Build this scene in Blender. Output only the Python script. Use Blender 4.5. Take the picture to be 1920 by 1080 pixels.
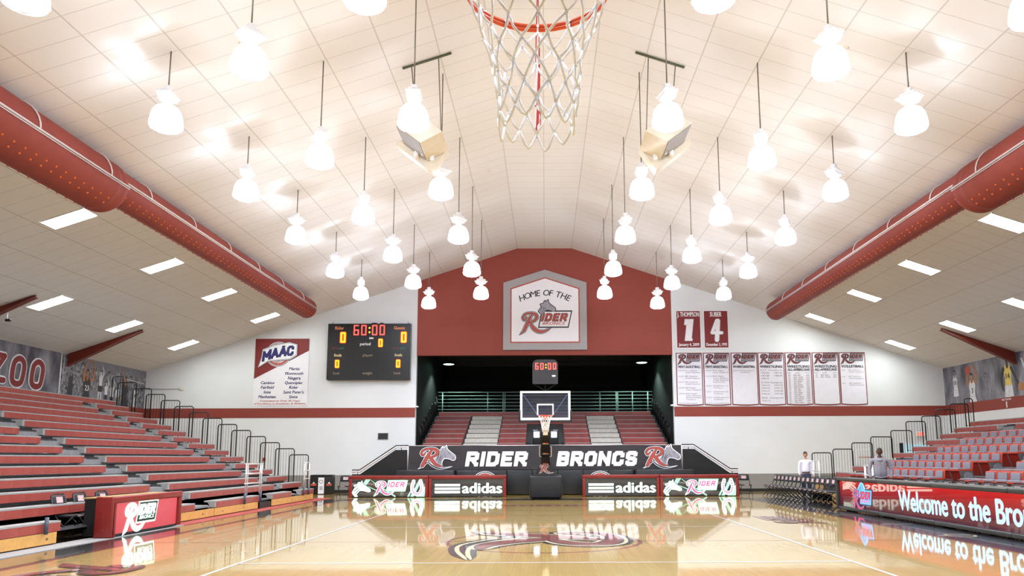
import bpy, math, random
from mathutils import Vector, Matrix
random.seed(7)
PI = math.pi
S = bpy.context.scene
for o in list(bpy.data.objects):
    bpy.data.objects.remove(o)
COL = S.collection

# ------------------------------------------------------------------ camera, world, exposure
cam_d = bpy.data.cameras.new('camera')
cam_d.sensor_width = 36.0
cam_d.lens = 36.0 * 1430 / 1920
cam_d.shift_x = -61 / 1920
cam_d.shift_y = 115 / 1920
cam_d.clip_start = 0.05
cam_d.clip_end = 200
cam = bpy.data.objects.new('camera', cam_d)
COL.objects.link(cam)
PITCH = 0.1428
cam.matrix_world = (Matrix.Translation((0, 0, 1.52)) @ Matrix.Rotation(PI / 2 + PITCH, 4, 'X')
                    @ Matrix.Rotation(-0.0037, 4, 'Z'))
S.camera = cam

W = bpy.data.worlds.new('world')
S.world = W
W.use_nodes = True
W.node_tree.nodes['Background'].inputs[0].default_value = (0.8, 0.85, 1, 1)
W.node_tree.nodes['Background'].inputs[1].default_value = 0.02
S.view_settings.view_transform = 'Standard'
S.view_settings.look = 'None'
S.view_settings.gamma = 1
S.view_settings.exposure = 0.98
LAMP_W = 290.0
DOME_E = 4.6
TROFFER_E = 19.0


# ------------------------------------------------------------------ materials
def lin(c):
    def f(v):
        v /= 255.0
        return v / 12.92 if v <= 0.04045 else ((v + 0.055) / 1.055) ** 2.4
    return tuple(f(v) for v in c) + (1.0,)


MATS = {}


def mat(name, rgb, rough=0.6, metal=0.0, emit=0.0, var=0.06, scale=6.0, coat=0.0, spec=None, bump=0.0):
    if name in MATS:
        return MATS[name]
    m = bpy.data.materials.new(name)
    m.use_nodes = True
    nt = m.node_tree
    b = nt.nodes['Principled BSDF']
    c = lin(rgb)
    b.inputs['Roughness'].default_value = rough
    b.inputs['Metallic'].default_value = metal
    if coat:
        b.inputs['Coat Weight'].default_value = coat
        b.inputs['Coat Roughness'].default_value = 0.05
    if spec is not None:
        b.inputs['Specular IOR Level'].default_value = spec
    tc = nt.nodes.new('ShaderNodeTexCoord')
    n = nt.nodes.new('ShaderNodeTexNoise')
    n.inputs['Scale'].default_value = scale
    n.inputs['Detail'].default_value = 3
    nt.links.new(tc.outputs['Object'], n.inputs['Vector'])
    r = nt.nodes.new('ShaderNodeValToRGB')
    r.color_ramp.elements[0].position = 0.35
    r.color_ramp.elements[1].position = 0.65
    r.color_ramp.elements[0].color = tuple(x * (1 - var) for x in c[:3]) + (1,)
    r.color_ramp.elements[1].color = tuple(min(1, x * (1 + var)) for x in c[:3]) + (1,)
    nt.links.new(n.outputs['Fac'], r.inputs['Fac'])
    nt.links.new(r.outputs['Color'], b.inputs['Base Color'])
    if emit:
        nt.links.new(r.outputs['Color'], b.inputs['Emission Color'])
        b.inputs['Emission Strength'].default_value = emit * (1.0 if name == 'lit_lens' else .78)
    if bump:
        bp = nt.nodes.new('ShaderNodeBump')
        bp.inputs['Strength'].default_value = bump
        bp.inputs['Distance'].default_value = 0.02
        nt.links.new(n.outputs['Fac'], bp.inputs['Height'])
        nt.links.new(bp.outputs['Normal'], b.inputs['Normal'])
    MATS[name] = m
    return m


def mathn(nt, op, a, b=None, c=None):
    n = nt.nodes.new('ShaderNodeMath')
    n.operation = op
    for i, v in enumerate((a, b, c)):
        if v is None:
            continue
        if isinstance(v, (int, float)):
            n.inputs[i].default_value = v
        else:
            nt.links.new(v, n.inputs[i])
    return n.outputs[0]


def objxyz(nt):
    tc = nt.nodes.new('ShaderNodeTexCoord')
    sx = nt.nodes.new('ShaderNodeSeparateXYZ')
    nt.links.new(tc.outputs['Object'], sx.inputs[0])
    return tc, sx.outputs[0], sx.outputs[1], sx.outputs[2]


def mixc(nt, fac, a, b):
    n = nt.nodes.new('ShaderNodeMix')
    n.data_type = 'RGBA'
    for k, v in ((0, fac), (6, a), (7, b)):
        if isinstance(v, (int, float)):
            n.inputs[k].default_value = v
        elif isinstance(v, tuple):
            n.inputs[k].default_value = v
        else:
            nt.links.new(v, n.inputs[k])
    return n.outputs[2]


def line_mask(nt, coord, period, offset, halfw):
    a = mathn(nt, 'SUBTRACT', coord, offset)
    a = mathn(nt, 'DIVIDE', a, period)
    f = mathn(nt, 'FRACT', a)
    g = mathn(nt, 'SUBTRACT', 1.0, f)
    d = mathn(nt, 'MINIMUM', f, g)
    return mathn(nt, 'LESS_THAN', d, halfw / period)


def ceiling_mat():
    m = bpy.data.materials.new('ceiling_tiles')
    m.use_nodes = True
    nt = m.node_tree
    b = nt.nodes['Principled BSDF']
    b.inputs['Roughness'].default_value = 0.75
    tc, x, y, z = objxyz(nt)
    ax = mathn(nt, 'ABSOLUTE', x)
    flat = mathn(nt, 'LESS_THAN', ax, 1.305)
    # run a coordinate that has joints at the centre and at both edges of the flat strip
    m1 = line_mask(nt, ax, 1.19, 1.32, 0.014)
    m1 = mathn(nt, 'MULTIPLY', m1, mathn(nt, 'SUBTRACT', 1.0, flat))
    mc = mathn(nt, 'LESS_THAN', ax, 0.014)
    m2 = line_mask(nt, y, 0.61, 0.2, 0.009)
    edge = mathn(nt, 'MAXIMUM', mathn(nt, 'MULTIPLY', mathn(nt, 'MAXIMUM', m1, mc), 0.36),
                 mathn(nt, 'MULTIPLY', m2, 0.34))
    n = nt.nodes.new('ShaderNodeTexNoise')
    n.inputs['Scale'].default_value = 0.7
    nt.links.new(tc.outputs['Object'], n.inputs['Vector'])
    base = mixc(nt, n.outputs['Fac'], lin((226, 222, 220)), lin((219, 214, 211)))
    c = mixc(nt, edge, base, lin((120, 108, 96)))
    nt.links.new(c, b.inputs['Base Color'])
    return m


def wood_floor_mat():
    m = bpy.data.materials.new('maple_floor')
    m.use_nodes = True
    nt = m.node_tree
    b = nt.nodes['Principled BSDF']
    tc, x, y, z = objxyz(nt)
    mp = nt.nodes.new('ShaderNodeMapping')
    mp.inputs['Rotation'].default_value = (0, 0, PI / 2)
    nt.links.new(tc.outputs['Object'], mp.inputs['Vector'])
    br = nt.nodes.new('ShaderNodeTexBrick')
    br.offset = 0.37
    br.inputs['Scale'].default_value = 1.0
    br.inputs['Brick Width'].default_value = 1.5
    br.inputs['Row Height'].default_value = 0.057
    br.inputs['Mortar Size'].default_value = 0.0012
    br.inputs['Color1'].default_value = lin((184, 155, 86))
    br.inputs['Color2'].default_value = lin((172, 142, 75))
    br.inputs['Mortar'].default_value = lin((146, 112, 66))
    nt.links.new(mp.outputs[0], br.inputs['Vector'])
    n = nt.nodes.new('ShaderNodeTexNoise')
    n.inputs['Scale'].default_value = 1.0
    n.inputs['Detail'].default_value = 4
    mp2 = nt.nodes.new('ShaderNodeMapping')
    mp2.inputs['Scale'].default_value = (30, 1.2, 1)
    nt.links.new(tc.outputs['Object'], mp2.inputs['Vector'])
    nt.links.new(mp2.outputs[0], n.inputs['Vector'])
    c = mixc(nt, mathn(nt, 'MULTIPLY', n.outputs['Fac'], 0.30), br.outputs['Color'], lin((168, 132, 70)))
    nt.links.new(c, b.inputs['Base Color'])
    b.inputs['Roughness'].default_value = 0.42
    b.inputs['Specular IOR Level'].default_value = 0.3
    b.inputs['Coat Weight'].default_value = 1.0
    b.inputs['Coat IOR'].default_value = 1.5
    nr = nt.nodes.new('ShaderNodeTexNoise')
    nr.inputs['Scale'].default_value = 2.5
    nt.links.new(tc.outputs['Object'], nr.inputs['Vector'])
    nt.links.new(mathn(nt, 'MULTIPLY_ADD', nr.outputs['Fac'], 0.05, 0.015), b.inputs['Coat Roughness'])
    bn = nt.nodes.new('ShaderNodeTexNoise')
    bn.inputs['Scale'].default_value = 5.0
    nt.links.new(tc.outputs['Object'], bn.inputs['Vector'])
    bp = nt.nodes.new('ShaderNodeBump')
    bp.inputs['Strength'].default_value = 0.05
    bp.inputs['Distance'].default_value = 0.01
    nt.links.new(bn.outputs['Fac'], bp.inputs['Height'])
    nt.links.new(bp.outputs['Normal'], b.inputs['Coat Normal'])
    return m


def paint(name, rgb):
    m = mat(name, rgb, 0.42, var=0.03)
    b = m.node_tree.nodes['Principled BSDF']
    b.inputs['Coat Weight'].default_value = 1.0
    b.inputs['Coat Roughness'].default_value = 0.035
    return m


def bench_face_mat():
    m = bpy.data.materials.new('bench_face')
    m.use_nodes = True
    nt = m.node_tree
    b = nt.nodes['Principled BSDF']
    tc, x, y, z = objxyz(nt)
    f = mathn(nt, 'FRACT', mathn(nt, 'DIVIDE', y, 0.4572))
    seam = mathn(nt, 'LESS_THAN', f, 0.05)
    n = nt.nodes.new('ShaderNodeTexNoise')
    n.inputs['Scale'].default_value = 7
    nt.links.new(tc.outputs['Object'], n.inputs['Vector'])
    k = mathn(nt, 'ADD', mathn(nt, 'MULTIPLY', f, 0.28), mathn(nt, 'MULTIPLY', n.outputs['Fac'], 0.6))  # ramp along each seat module paints its subtle sheen into the red
    c = mixc(nt, k, lin((140, 54, 47)), lin((164, 80, 72)))
    c = mixc(nt, mathn(nt, 'MULTIPLY', seam, 0.25), c, lin((112, 40, 36)))
    nt.links.new(c, b.inputs['Base Color'])
    b.inputs['Roughness'].default_value = 0.38
    return m


def mural_mat(name, scale):
    m = bpy.data.materials.new(name)
    m.use_nodes = True
    nt = m.node_tree
    b = nt.nodes['Principled BSDF']
    tc, x, y, z = objxyz(nt)
    mp = nt.nodes.new('ShaderNodeMapping')
    mp.inputs['Scale'].default_value = (1, 1.0, 0.45)
    mp.inputs['Rotation'].default_value = (0.35, 0, 0)
    nt.links.new(tc.outputs['Object'], mp.inputs['Vector'])
    n = nt.nodes.new('ShaderNodeTexNoise')
    n.inputs['Scale'].default_value = scale
    n.inputs['Detail'].default_value = 3.5
    n.inputs['Roughness'].default_value = 0.6
    nt.links.new(mp.outputs[0], n.inputs['Vector'])
    r = nt.nodes.new('ShaderNodeValToRGB')
    r.color_ramp.elements[0].position = 0.34
    r.color_ramp.elements[0].color = lin((62, 60, 68))
    r.color_ramp.elements[1].position = 0.72
    r.color_ramp.elements[1].color = lin((150, 147, 158))
    nt.links.new(n.outputs['Fac'], r.inputs['Fac'])
    nt.links.new(r.outputs['Color'], b.inputs['Base Color'])
    b.inputs['Roughness'].default_value = 0.5
    return m


def crowd_mat():
    m = bpy.data.materials.new('mural_crowd')
    m.use_nodes = True
    nt = m.node_tree
    b = nt.nodes['Principled BSDF']
    tc, x, y, z = objxyz(nt)
    v = nt.nodes.new('ShaderNodeTexVoronoi')
    v.inputs['Scale'].default_value = 9
    nt.links.new(tc.outputs['Object'], v.inputs['Vector'])
    r = nt.nodes.new('ShaderNodeValToRGB')
    r.color_ramp.elements[0].position = 0.1
    r.color_ramp.elements[0].color = lin((48, 47, 53))
    r.color_ramp.elements[1].position = 0.95
    r.color_ramp.elements[1].color = lin((150, 148, 156))
    nt.links.new(v.outputs['Color'], r.inputs['Fac'])
    nt.links.new(r.outputs['Color'], b.inputs['Base Color'])
    b.inputs['Roughness'].default_value = 0.5
    return m


def dome_mat():
    m = bpy.data.materials.new('glowing_acrylic')
    m.use_nodes = True
    nt = m.node_tree
    nt.nodes.clear()
    out = nt.nodes.new('ShaderNodeOutputMaterial')
    add = nt.nodes.new('ShaderNodeAddShader')
    tr = nt.nodes.new('ShaderNodeBsdfTransparent')
    em = nt.nodes.new('ShaderNodeEmission')
    em.inputs[0].default_value = (0.90, 0.93, 1.0, 1)
    em.inputs[1].default_value = DOME_E
    tc = nt.nodes.new('ShaderNodeTexCoord')
    n = nt.nodes.new('ShaderNodeTexNoise')
    n.inputs['Scale'].default_value = 4.2
    n.inputs['Detail'].default_value = 2
    n.inputs['Distortion'].default_value = 1.2
    nt.links.new(tc.outputs['Object'], n.inputs['Vector'])
    r = nt.nodes.new('ShaderNodeValToRGB')
    r.color_ramp.elements[0].position = 0.5
    r.color_ramp.elements[0].color = (0.04, 0.04, 0.044, 1)
    r.color_ramp.elements[1].position = 0.68
    r.color_ramp.elements[1].color = (.15, .16, .175, 1)
    nt.links.new(n.outputs['Fac'], r.inputs[0])
    nt.links.new(r.outputs[0], tr.inputs[0])
    nt.links.new(tr.outputs[0], add.inputs[0])
    nt.links.new(em.outputs[0], add.inputs[1])
    nt.links.new(add.outputs[0], out.inputs[0])
    return m


def glass_mat(name, tint, gloss):
    m = bpy.data.materials.new(name)
    m.use_nodes = True
    nt = m.node_tree
    nt.nodes.clear()
    out = nt.nodes.new('ShaderNodeOutputMaterial')
    mx = nt.nodes.new('ShaderNodeMixShader')
    tr = nt.nodes.new('ShaderNodeBsdfTransparent')
    tr.inputs[0].default_value = tint
    gl = nt.nodes.new('ShaderNodeBsdfGlossy')
    gl.inputs['Roughness'].default_value = 0.02
    fr = nt.nodes.new('ShaderNodeFresnel')
    fr.inputs[0].default_value = 1.5
    nt.links.new(mathn(nt, 'MULTIPLY', fr.outputs[0], gloss), mx.inputs[0])
    nt.links.new(tr.outputs[0], mx.inputs[1])
    nt.links.new(gl.outputs[0], mx.inputs[2])
    nt.links.new(mx.outputs[0], out.inputs[0])
    return m


def screen_mat(name, stops, axis, z0, z1, strength, gloss=True):
    """a lit display showing bands of colour along one axis"""
    m = bpy.data.materials.new(name)
    m.use_nodes = True
    nt = m.node_tree
    b = nt.nodes['Principled BSDF']
    tc, x, y, z = objxyz(nt)
    co = {'x': x, 'y': y, 'z': z}[axis]
    f = mathn(nt, 'DIVIDE', mathn(nt, 'SUBTRACT', co, z0), z1 - z0)
    n = nt.nodes.new('ShaderNodeTexNoise')
    n.inputs['Scale'].default_value = 1.3
    nt.links.new(tc.outputs['Object'], n.inputs['Vector'])
    f = mathn(nt, 'ADD', f, mathn(nt, 'MULTIPLY', mathn(nt, 'SUBTRACT', n.outputs['Fac'], 0.5), 0.25))
    r = nt.nodes.new('ShaderNodeValToRGB')
    els = r.color_ramp.elements
    while len(els) < len(stops):
        els.new(0.5)
    for e, (p, c) in zip(els, stops):
        e.position = p
        e.color = lin(c)
    nt.links.new(f, r.inputs['Fac'])
    b.inputs['Base Color'].default_value = (0.01, 0.01, 0.012, 1)
    b.inputs['Roughness'].default_value = 0.02 if gloss else 0.5
    b.inputs['IOR'].default_value = 1.7
    nt.links.new(r.outputs['Color'], b.inputs['Emission Color'])
    b.inputs['Emission Strength'].default_value = strength * .78
    return m


M = dict(
    wall=mat('painted_wall', (219, 220, 223), 0.7, var=0.02, scale=0.8),
    wains=mat('grey_wainscot', (138, 135, 132), 0.65, var=0.03),
    stripe=mat('brick_red_paint', (134, 52, 40), 0.6, var=0.03),
    redwall=mat('red_wall_paint', (142, 62, 50), 0.7, var=0.03, scale=1.0),
    basebd=mat('black_vinyl_base', (24, 24, 26), 0.5),
    ceil=ceiling_mat(), floor=wood_floor_mat(),
    duct=mat('duct_fabric', (136, 54, 43), 0.7, var=0.05, scale=3),
    nozzle=mat('orange_nozzle', (206, 92, 28), 0.5),
    white=mat('white_enamel', (236, 236, 240), 0.35, var=0.02),
    rail=mat('white_rail', (220, 212, 214), 0.35, metal=0.2, var=0.03),
    steel=mat('steel_rod', (128, 122, 112), 0.35, metal=0.7),
    alum=mat('aluminium', (205, 200, 198), 0.35, metal=0.35, var=0.05),
    dome=dome_mat(),
    troff=mat('lit_lens', (248, 255, 250), 0.6, emit=TROFFER_E, var=0.0),
    beam=mat('red_steel', (110, 34, 20), 0.45, var=0.06),
    black=mat('black_paint', (15, 15, 17), 0.45, var=0.15),
    blackm=mat('black_metal', (20, 20, 22), 0.3, metal=0.2, var=0.1),
    vinyl=mat('black_vinyl', (25, 26, 30), 0.38, var=0.12, scale=3, bump=0.6),
    cloth=mat('black_banner_cloth', (43, 39, 43), 0.6, var=0.08, scale=2.5, bump=0.35),
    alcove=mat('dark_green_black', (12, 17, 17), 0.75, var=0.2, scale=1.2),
    grey=mat('grey_plastic', (150, 148, 147), 0.5, var=0.05),
    deck=mat('grey_deck', (124, 124, 127), 0.7, var=0.12, scale=18),
    deckd=mat('riser_dark', (66, 64, 66), 0.8, var=0.1),
    face=bench_face_mat(),
    pine=mat('yellow_pine', (200, 150, 82), 0.45, var=0.08, scale=9),
    ply=mat('plywood', (176, 138, 84), 0.6, var=0.12, scale=5),
    cushion=mat('grey_cushion', (116, 112, 122), 0.8, var=0.06, scale=30, bump=0.3),
    redp=mat('red_plastic', (164, 52, 34), 0.35, var=0.05),
    redd=mat('dark_red_panel', (122, 26, 14), 0.4, var=0.06),
    pad=mat('maroon_pad', (126, 32, 28), 0.38, var=0.06, scale=4, bump=0.4),
    maroon=mat('maroon_print', (122, 30, 30), 0.6, var=0.03),
    brick=mat('brick_print', (176, 74, 62), 0.6, var=0.03),
    wprint=mat('white_print', (232, 230, 236), 0.6, var=0.01),
    gprint=mat('grey_print', (150, 148, 158), 0.6, var=0.05),
    dprint=mat('black_print', (26, 24, 32), 0.6, var=0.03),
    navy=mat('navy_print', (36, 30, 98), 0.6, var=0.03),
    tprint=mat('taupe_print', (120, 96, 100), 0.7, var=0.03),
    banner=mat('white_banner_cloth', (224, 222, 232), 0.75, var=0.02, scale=3),
    gframe=mat('grey_sign_frame', (158, 154, 156), 0.5, var=0.02),
    orange=mat('orange_enamel', (216, 82, 34), 0.3, var=0.04),
    net=mat('net_cord', (238, 238, 240), 0.8, var=0.06, scale=60),
    beige=mat('beige_enamel', (220, 210, 192), 0.45, var=0.03),
    beigeg=mat('grille_grey', (158, 152, 150), 0.6, var=0.06, scale=60),
    grating=mat('mesh_grille', (42, 44, 46), 0.5),
    carpetg=mat('grey_runner', (150, 146, 146), 0.85, var=0.06, scale=30),
    carpetr=mat('red_runner', (152, 62, 56), 0.8, var=0.06, scale=30),
    galv=mat('galvanised_rail', (150, 176, 168), 0.4, metal=0.3, var=0.06),
    concrete=mat('pale_step', (188, 182, 176), 0.7, var=0.08, scale=12),
    amber=mat('led_amber', (255, 170, 20), 0.5, emit=1.9, var=0.0),
    amber_r=mat('led_amber_halo', (255, 60, 10), 0.5, emit=1.2, var=0.0),
    ledred=mat('led_red', (255, 74, 66), 0.5, emit=1.3, var=0.0),
    blacksc=mat('scoreboard_black', (15, 14, 17), 0.4, var=0.08),
    lab_o=mat('label_orange', (226, 140, 96), 0.5), lab_w=mat('label_white', (220, 218, 214), 0.5),
    lab_y=mat('label_cream', (226, 206, 150), 0.5), lab_d=mat('label_dim', (140, 124, 104), 0.5),
    lab_r=mat('label_red', (150, 50, 40), 0.5), lab_t=mat('label_teal', (40, 128, 124), 0.5),
    sc_w=mat('screen_white', (226, 255, 240), 0.3, emit=1.25, var=0.0),
    sc_g=mat('screen_pale_green', (150, 206, 176), 0.3, emit=0.62, var=0.0),
    sc_p=mat('screen_pink', (236, 62, 124), 0.3, emit=0.75, var=0.0),
    sc_k=mat('screen_dark', (22, 40, 34), 0.3, emit=0.3, var=0.0),
    sc_c=mat('screen_cyan', (142, 206, 250), 0.3, emit=0.95, var=0.0),
    sc_b=mat('screen_blue', (84, 146, 214), 0.3, emit=0.9, var=0.0),
    sc_r=mat('screen_red', (204, 34, 54), 0.3, emit=0.8, var=0.0),
    sc_n=mat('screen_navy', (30, 30, 66), 0.3, emit=0.5, var=0.0),
    sc_s=mat('screen_sage', (196, 208, 180), 0.3, emit=0.85, var=0.0),
    glass=glass_mat('board_glass', (0.50, 0.57, 0.80, 1), 2.0),  # blue tint stands in for the bluish reflection on the board
    exitr=mat('exit_red', (255, 70, 40), 0.5, emit=1.2, var=0.0),
    greenlamp=mat('green_white_lamp', (190, 255, 226), 0.5, emit=6.0, var=0.0),
    sqlamp=mat('square_lamp', (214, 236, 255), 0.5, emit=1.5, var=0.0),
    doorblue=mat('glowing_blue_door', (176, 210, 224), 0.5, emit=0.25, var=0.03),  # door panel given a faint glow of its own, no lamp in it
    yellow=mat('yellow_print', (218, 190, 96), 0.6), skinb=mat('mural_skin', (170, 112, 66), 0.6),
    mural=mural_mat('mural_grey', 1.6), crowd=crowd_mat(),
    midg=mat('mural_mid_grey', (120, 118, 128), 0.6, var=0.15, scale=8),
    darkg=mat('mural_dark', (46, 44, 52), 0.6, var=0.15, scale=8),
    paleg=mat('mural_pale', (204, 202, 208), 0.6, var=0.08, scale=8),
)


# ------------------------------------------------------------------ objects and tagging
def tag(o, label=None, cat=None, group=None, kind=None):
    if label:
        o['label'] = label
    if cat:
        o['category'] = cat
    if group:
        o['group'] = group
    if kind:
        o['kind'] = kind
    return o


def empty(name, loc=(0, 0, 0), rz=0, label=None, cat=None, group=None, kind=None):
    o = bpy.data.objects.new(name, None)
    COL.objects.link(o)
    o.location = loc
    o.rotation_euler = (0, 0, rz)
    o.empty_display_size = 0.1
    return tag(o, label, cat, group, kind)


def kids(o):
    return [c for c in bpy.data.objects if c.parent == o]


def copy_tree(o, parent=None, ch=None):
    c = o.copy()
    COL.objects.link(c)
    c.parent = parent
    for k in (ch if ch is not None else kids(o)):
        if isinstance(k, tuple):
            copy_tree(k[0], c, k[1])
        else:
            copy_tree(k, c)
    return c


def tree(o):
    return [(k, tree(k)) for k in kids(o)]


class MB:
    def __init__(s):
        s.v, s.f, s.m, s.s = [], [], [], []

    def add(s, vs, fs, mi=0, sm=False):
        b = len(s.v)
        s.v += [tuple(v) for v in vs]
        for f in fs:
            s.f.append(tuple(b + i for i in f))
            s.m.append(mi)
            s.s.append(sm)
        return s

    def box(s, x0, x1, y0, y1, z0, z1, mi=0, T=None):
        vs = [(x, y, z) for x in (x0, x1) for y in (y0, y1) for z in (z0, z1)]
        if T is not None:
            vs = [T @ Vector(v) for v in vs]
        fs = [(0, 1, 3, 2), (4, 6, 7, 5), (0, 4, 5, 1), (2, 3, 7, 6), (0, 2, 6, 4), (1, 5, 7, 3)]
        return s.add(vs, fs, mi)

    def rbox(s, x0, x1, y0, y1, z0, z1, r=0.02, mi=0, T=None, n=3):
        """box with rounded vertical section: rounded in all three axes by superellipse-ish chamfers"""
        cx, cy, cz = (x0 + x1) / 2, (y0 + y1) / 2, (z0 + z1) / 2
        hx, hy, hz = abs(x1 - x0) / 2, abs(y1 - y0) / 2, abs(z1 - z0) / 2
        r = min(r, hx * .99, hy * .99, hz * .99)
        rows = []
        for i in range(2 * n + 2):
            k = i if i <= n else i - 1
            ph = -PI / 2 + PI / 2 * (k / n) if i <= n else PI / 2 * ((i - n - 1) / n)
            zz = (-(hz - r) if i <= n else (hz - r)) + r * math.sin(ph)
            rr = r * math.cos(ph)
            row = []
            for q, (sx, sy) in enumerate(((1, 1), (-1, 1), (-1, -1), (1, -1))):
                for j in range(n + 1):
                    a = q * PI / 2 + PI / 2 * j / n
                    row.append((cx + sx * (hx - r) + rr * math.cos(a), cy + sy * (hy - r) + rr * math.sin(a), cz + zz))
            rows.append(row)
        L = len(rows[0])
        vs = [p for row in rows for p in row]
        if T is not None:
            vs = [T @ Vector(v) for v in vs]
        fs = []
        for i in range(len(rows) - 1):
            for j in range(L):
                fs.append((i * L + j, i * L + (j + 1) % L, (i + 1) * L + (j + 1) % L, (i + 1) * L + j))
        fs.append(tuple(range(L))[::-1])
        fs.append(tuple((len(rows) - 1) * L + j for j in range(L)))
        return s.add(vs, fs, mi, True)

    def tube(s, pts, r, mi=0, n=8, closed=False, T=None):
        pts = [Vector(p) for p in pts]
        N = len(pts)
        rad = r if isinstance(r, (list, tuple)) else [r] * N
        rings = []
        up = None
        for i, p in enumerate(pts):
            if closed:
                d = pts[(i + 1) % N] - pts[i - 1]
            else:
                d = pts[min(i + 1, N - 1)] - pts[max(i - 1, 0)]
            if d.length < 1e-9:
                d = Vector((0, 0, 1))
            d.normalize()
            if up is None:
                up = Vector((0, 0, 1)) if abs(d.z) < 0.9 else Vector((1, 0, 0))
            a = d.cross(up)
            if a.length < 1e-4:
                a = d.cross(Vector((0, 1, 0)))
            a.normalize()
            b = a.cross(d).normalized()
            up = b
            rings.append([p + (a * math.cos(2 * PI * j / n) + b * math.sin(2 * PI * j / n)) * rad[i] for j in range(n)])
        vs = [q for g in rings for q in g]
        if T is not None:
            vs = [T @ Vector(v) for v in vs]
        fs = []
        for i in range(N if closed else N - 1):
            k = (i + 1) % N
            for j in range(n):
                fs.append((i * n + j, i * n + (j + 1) % n, k * n + (j + 1) % n, k * n + j))
        if not closed:
            fs.append(tuple(range(n))[::-1])
            fs.append(tuple((N - 1) * n + j for j in range(n)))
        return s.add(vs, fs, mi, True)

    def lathe(s, prof, c=(0, 0, 0), mi=0, n=24, T=None):
        vs, fs = [], []
        for r, z in prof:
            for j in range(n):
                a = 2 * PI * j / n
                vs.append(Vector((c[0] + r * math.cos(a), c[1] + r * math.sin(a), c[2] + z)))
        for i in range(len(prof) - 1):
            for j in range(n):
                fs.append((i * n + j, i * n + (j + 1) % n, (i + 1) * n + (j + 1) % n, (i + 1) * n + j))
        if T is not None:
            vs = [T @ v for v in vs]
        return s.add(vs, fs, mi, True)

    def prism(s, poly, axis, a0, a1, mi=0):
        """poly: 2d points; axis x -> (y,z), y -> (x,z), z -> (x,y)"""
        def P(p, a):
            return {'x': (a, p[0], p[1]), 'y': (p[0], a, p[1]), 'z': (p[0], p[1], a)}[axis]
        n = len(poly)
        vs = [P(p, a0) for p in poly] + [P(p, a1) for p in poly]
        fs = [tuple(range(n))[::-1], tuple(range(n, 2 * n))]
        fs += [(i, (i + 1) % n, n + (i + 1) % n, n + i) for i in range(n)]
        return s.add(vs, fs, mi)

    def build(s, name, mats, parent=None, smooth=None):
        me = bpy.data.meshes.new(name)
        me.from_pydata(s.v, [], s.f)
        if not isinstance(mats, (list, tuple)):
            mats = [mats]
        for m in mats:
            me.materials.append(m)
        me.polygons.foreach_set('material_index', s.m)
        me.polygons.foreach_set('use_smooth', s.s if smooth is None else [smooth] * len(s.f))
        me.update()
        o = bpy.data.objects.new(name, me)
        COL.objects.link(o)
        if parent is not None:
            o.parent = parent
        return o


def fix_normals(o):
    import bmesh
    bm = bmesh.new()
    bm.from_mesh(o.data)
    bmesh.ops.recalc_face_normals(bm, faces=bm.faces)
    bm.to_mesh(o.data)
    bm.free()
    return o


def catmull(pts, k=5, closed=False):
    n = len(pts)
    out = []
    rng = range(n if closed else n - 1)
    for i in rng:
        p0 = pts[(i - 1) % n] if closed or i > 0 else pts[0]
        p1 = pts[i]
        p2 = pts[(i + 1) % n]
        p3 = pts[(i + 2) % n] if closed or i + 2 < n else pts[-1]
        for j in range(k):
            t = j / k
            out.append(tuple(0.5 * ((2 * b) + (c - a) * t + (2 * a - 5 * b + 4 * c - d) * t * t
                                    + (3 * b - a - 3 * c + d) * t ** 3) for a, b, c, d in zip(p0, p1, p2, p3)))
    if not closed:
        out.append(tuple(pts[-1]))
    return out


# ---- printed graphics: flat shapes laid on a surface, each layer a millimetre or so proud of the last
TEXT = {}


def text_geo(body, bold=0.0, shear=0.0, res=2):
    key = (body, bold, shear, res)
    if key in TEXT:
        return TEXT[key]
    cu = bpy.data.curves.new('lettering', 'FONT')
    cu.body = body
    cu.size = 1.0
    cu.offset = bold
    cu.shear = shear
    cu.resolution_u = res
    cu.align_x = 'CENTER'
    ob = bpy.data.objects.new('lettering', cu)
    COL.objects.link(ob)
    dg = bpy.context.evaluated_depsgraph_get()
    me = bpy.data.meshes.new_from_object(ob.evaluated_get(dg))
    vs = [(v.co.x, v.co.y) for v in me.vertices]
    fs = [tuple(p.vertices) for p in me.polygons]
    bpy.data.objects.remove(ob)
    bpy.data.curves.remove(cu)
    bpy.data.meshes.remove(me)
    xs = [v[0] for v in vs] or [0, 1]
    ys = [v[1] for v in vs] or [0, 1]
    TEXT[key] = (vs, fs, min(xs), max(xs), min(ys), max(ys))
    return TEXT[key]


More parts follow.
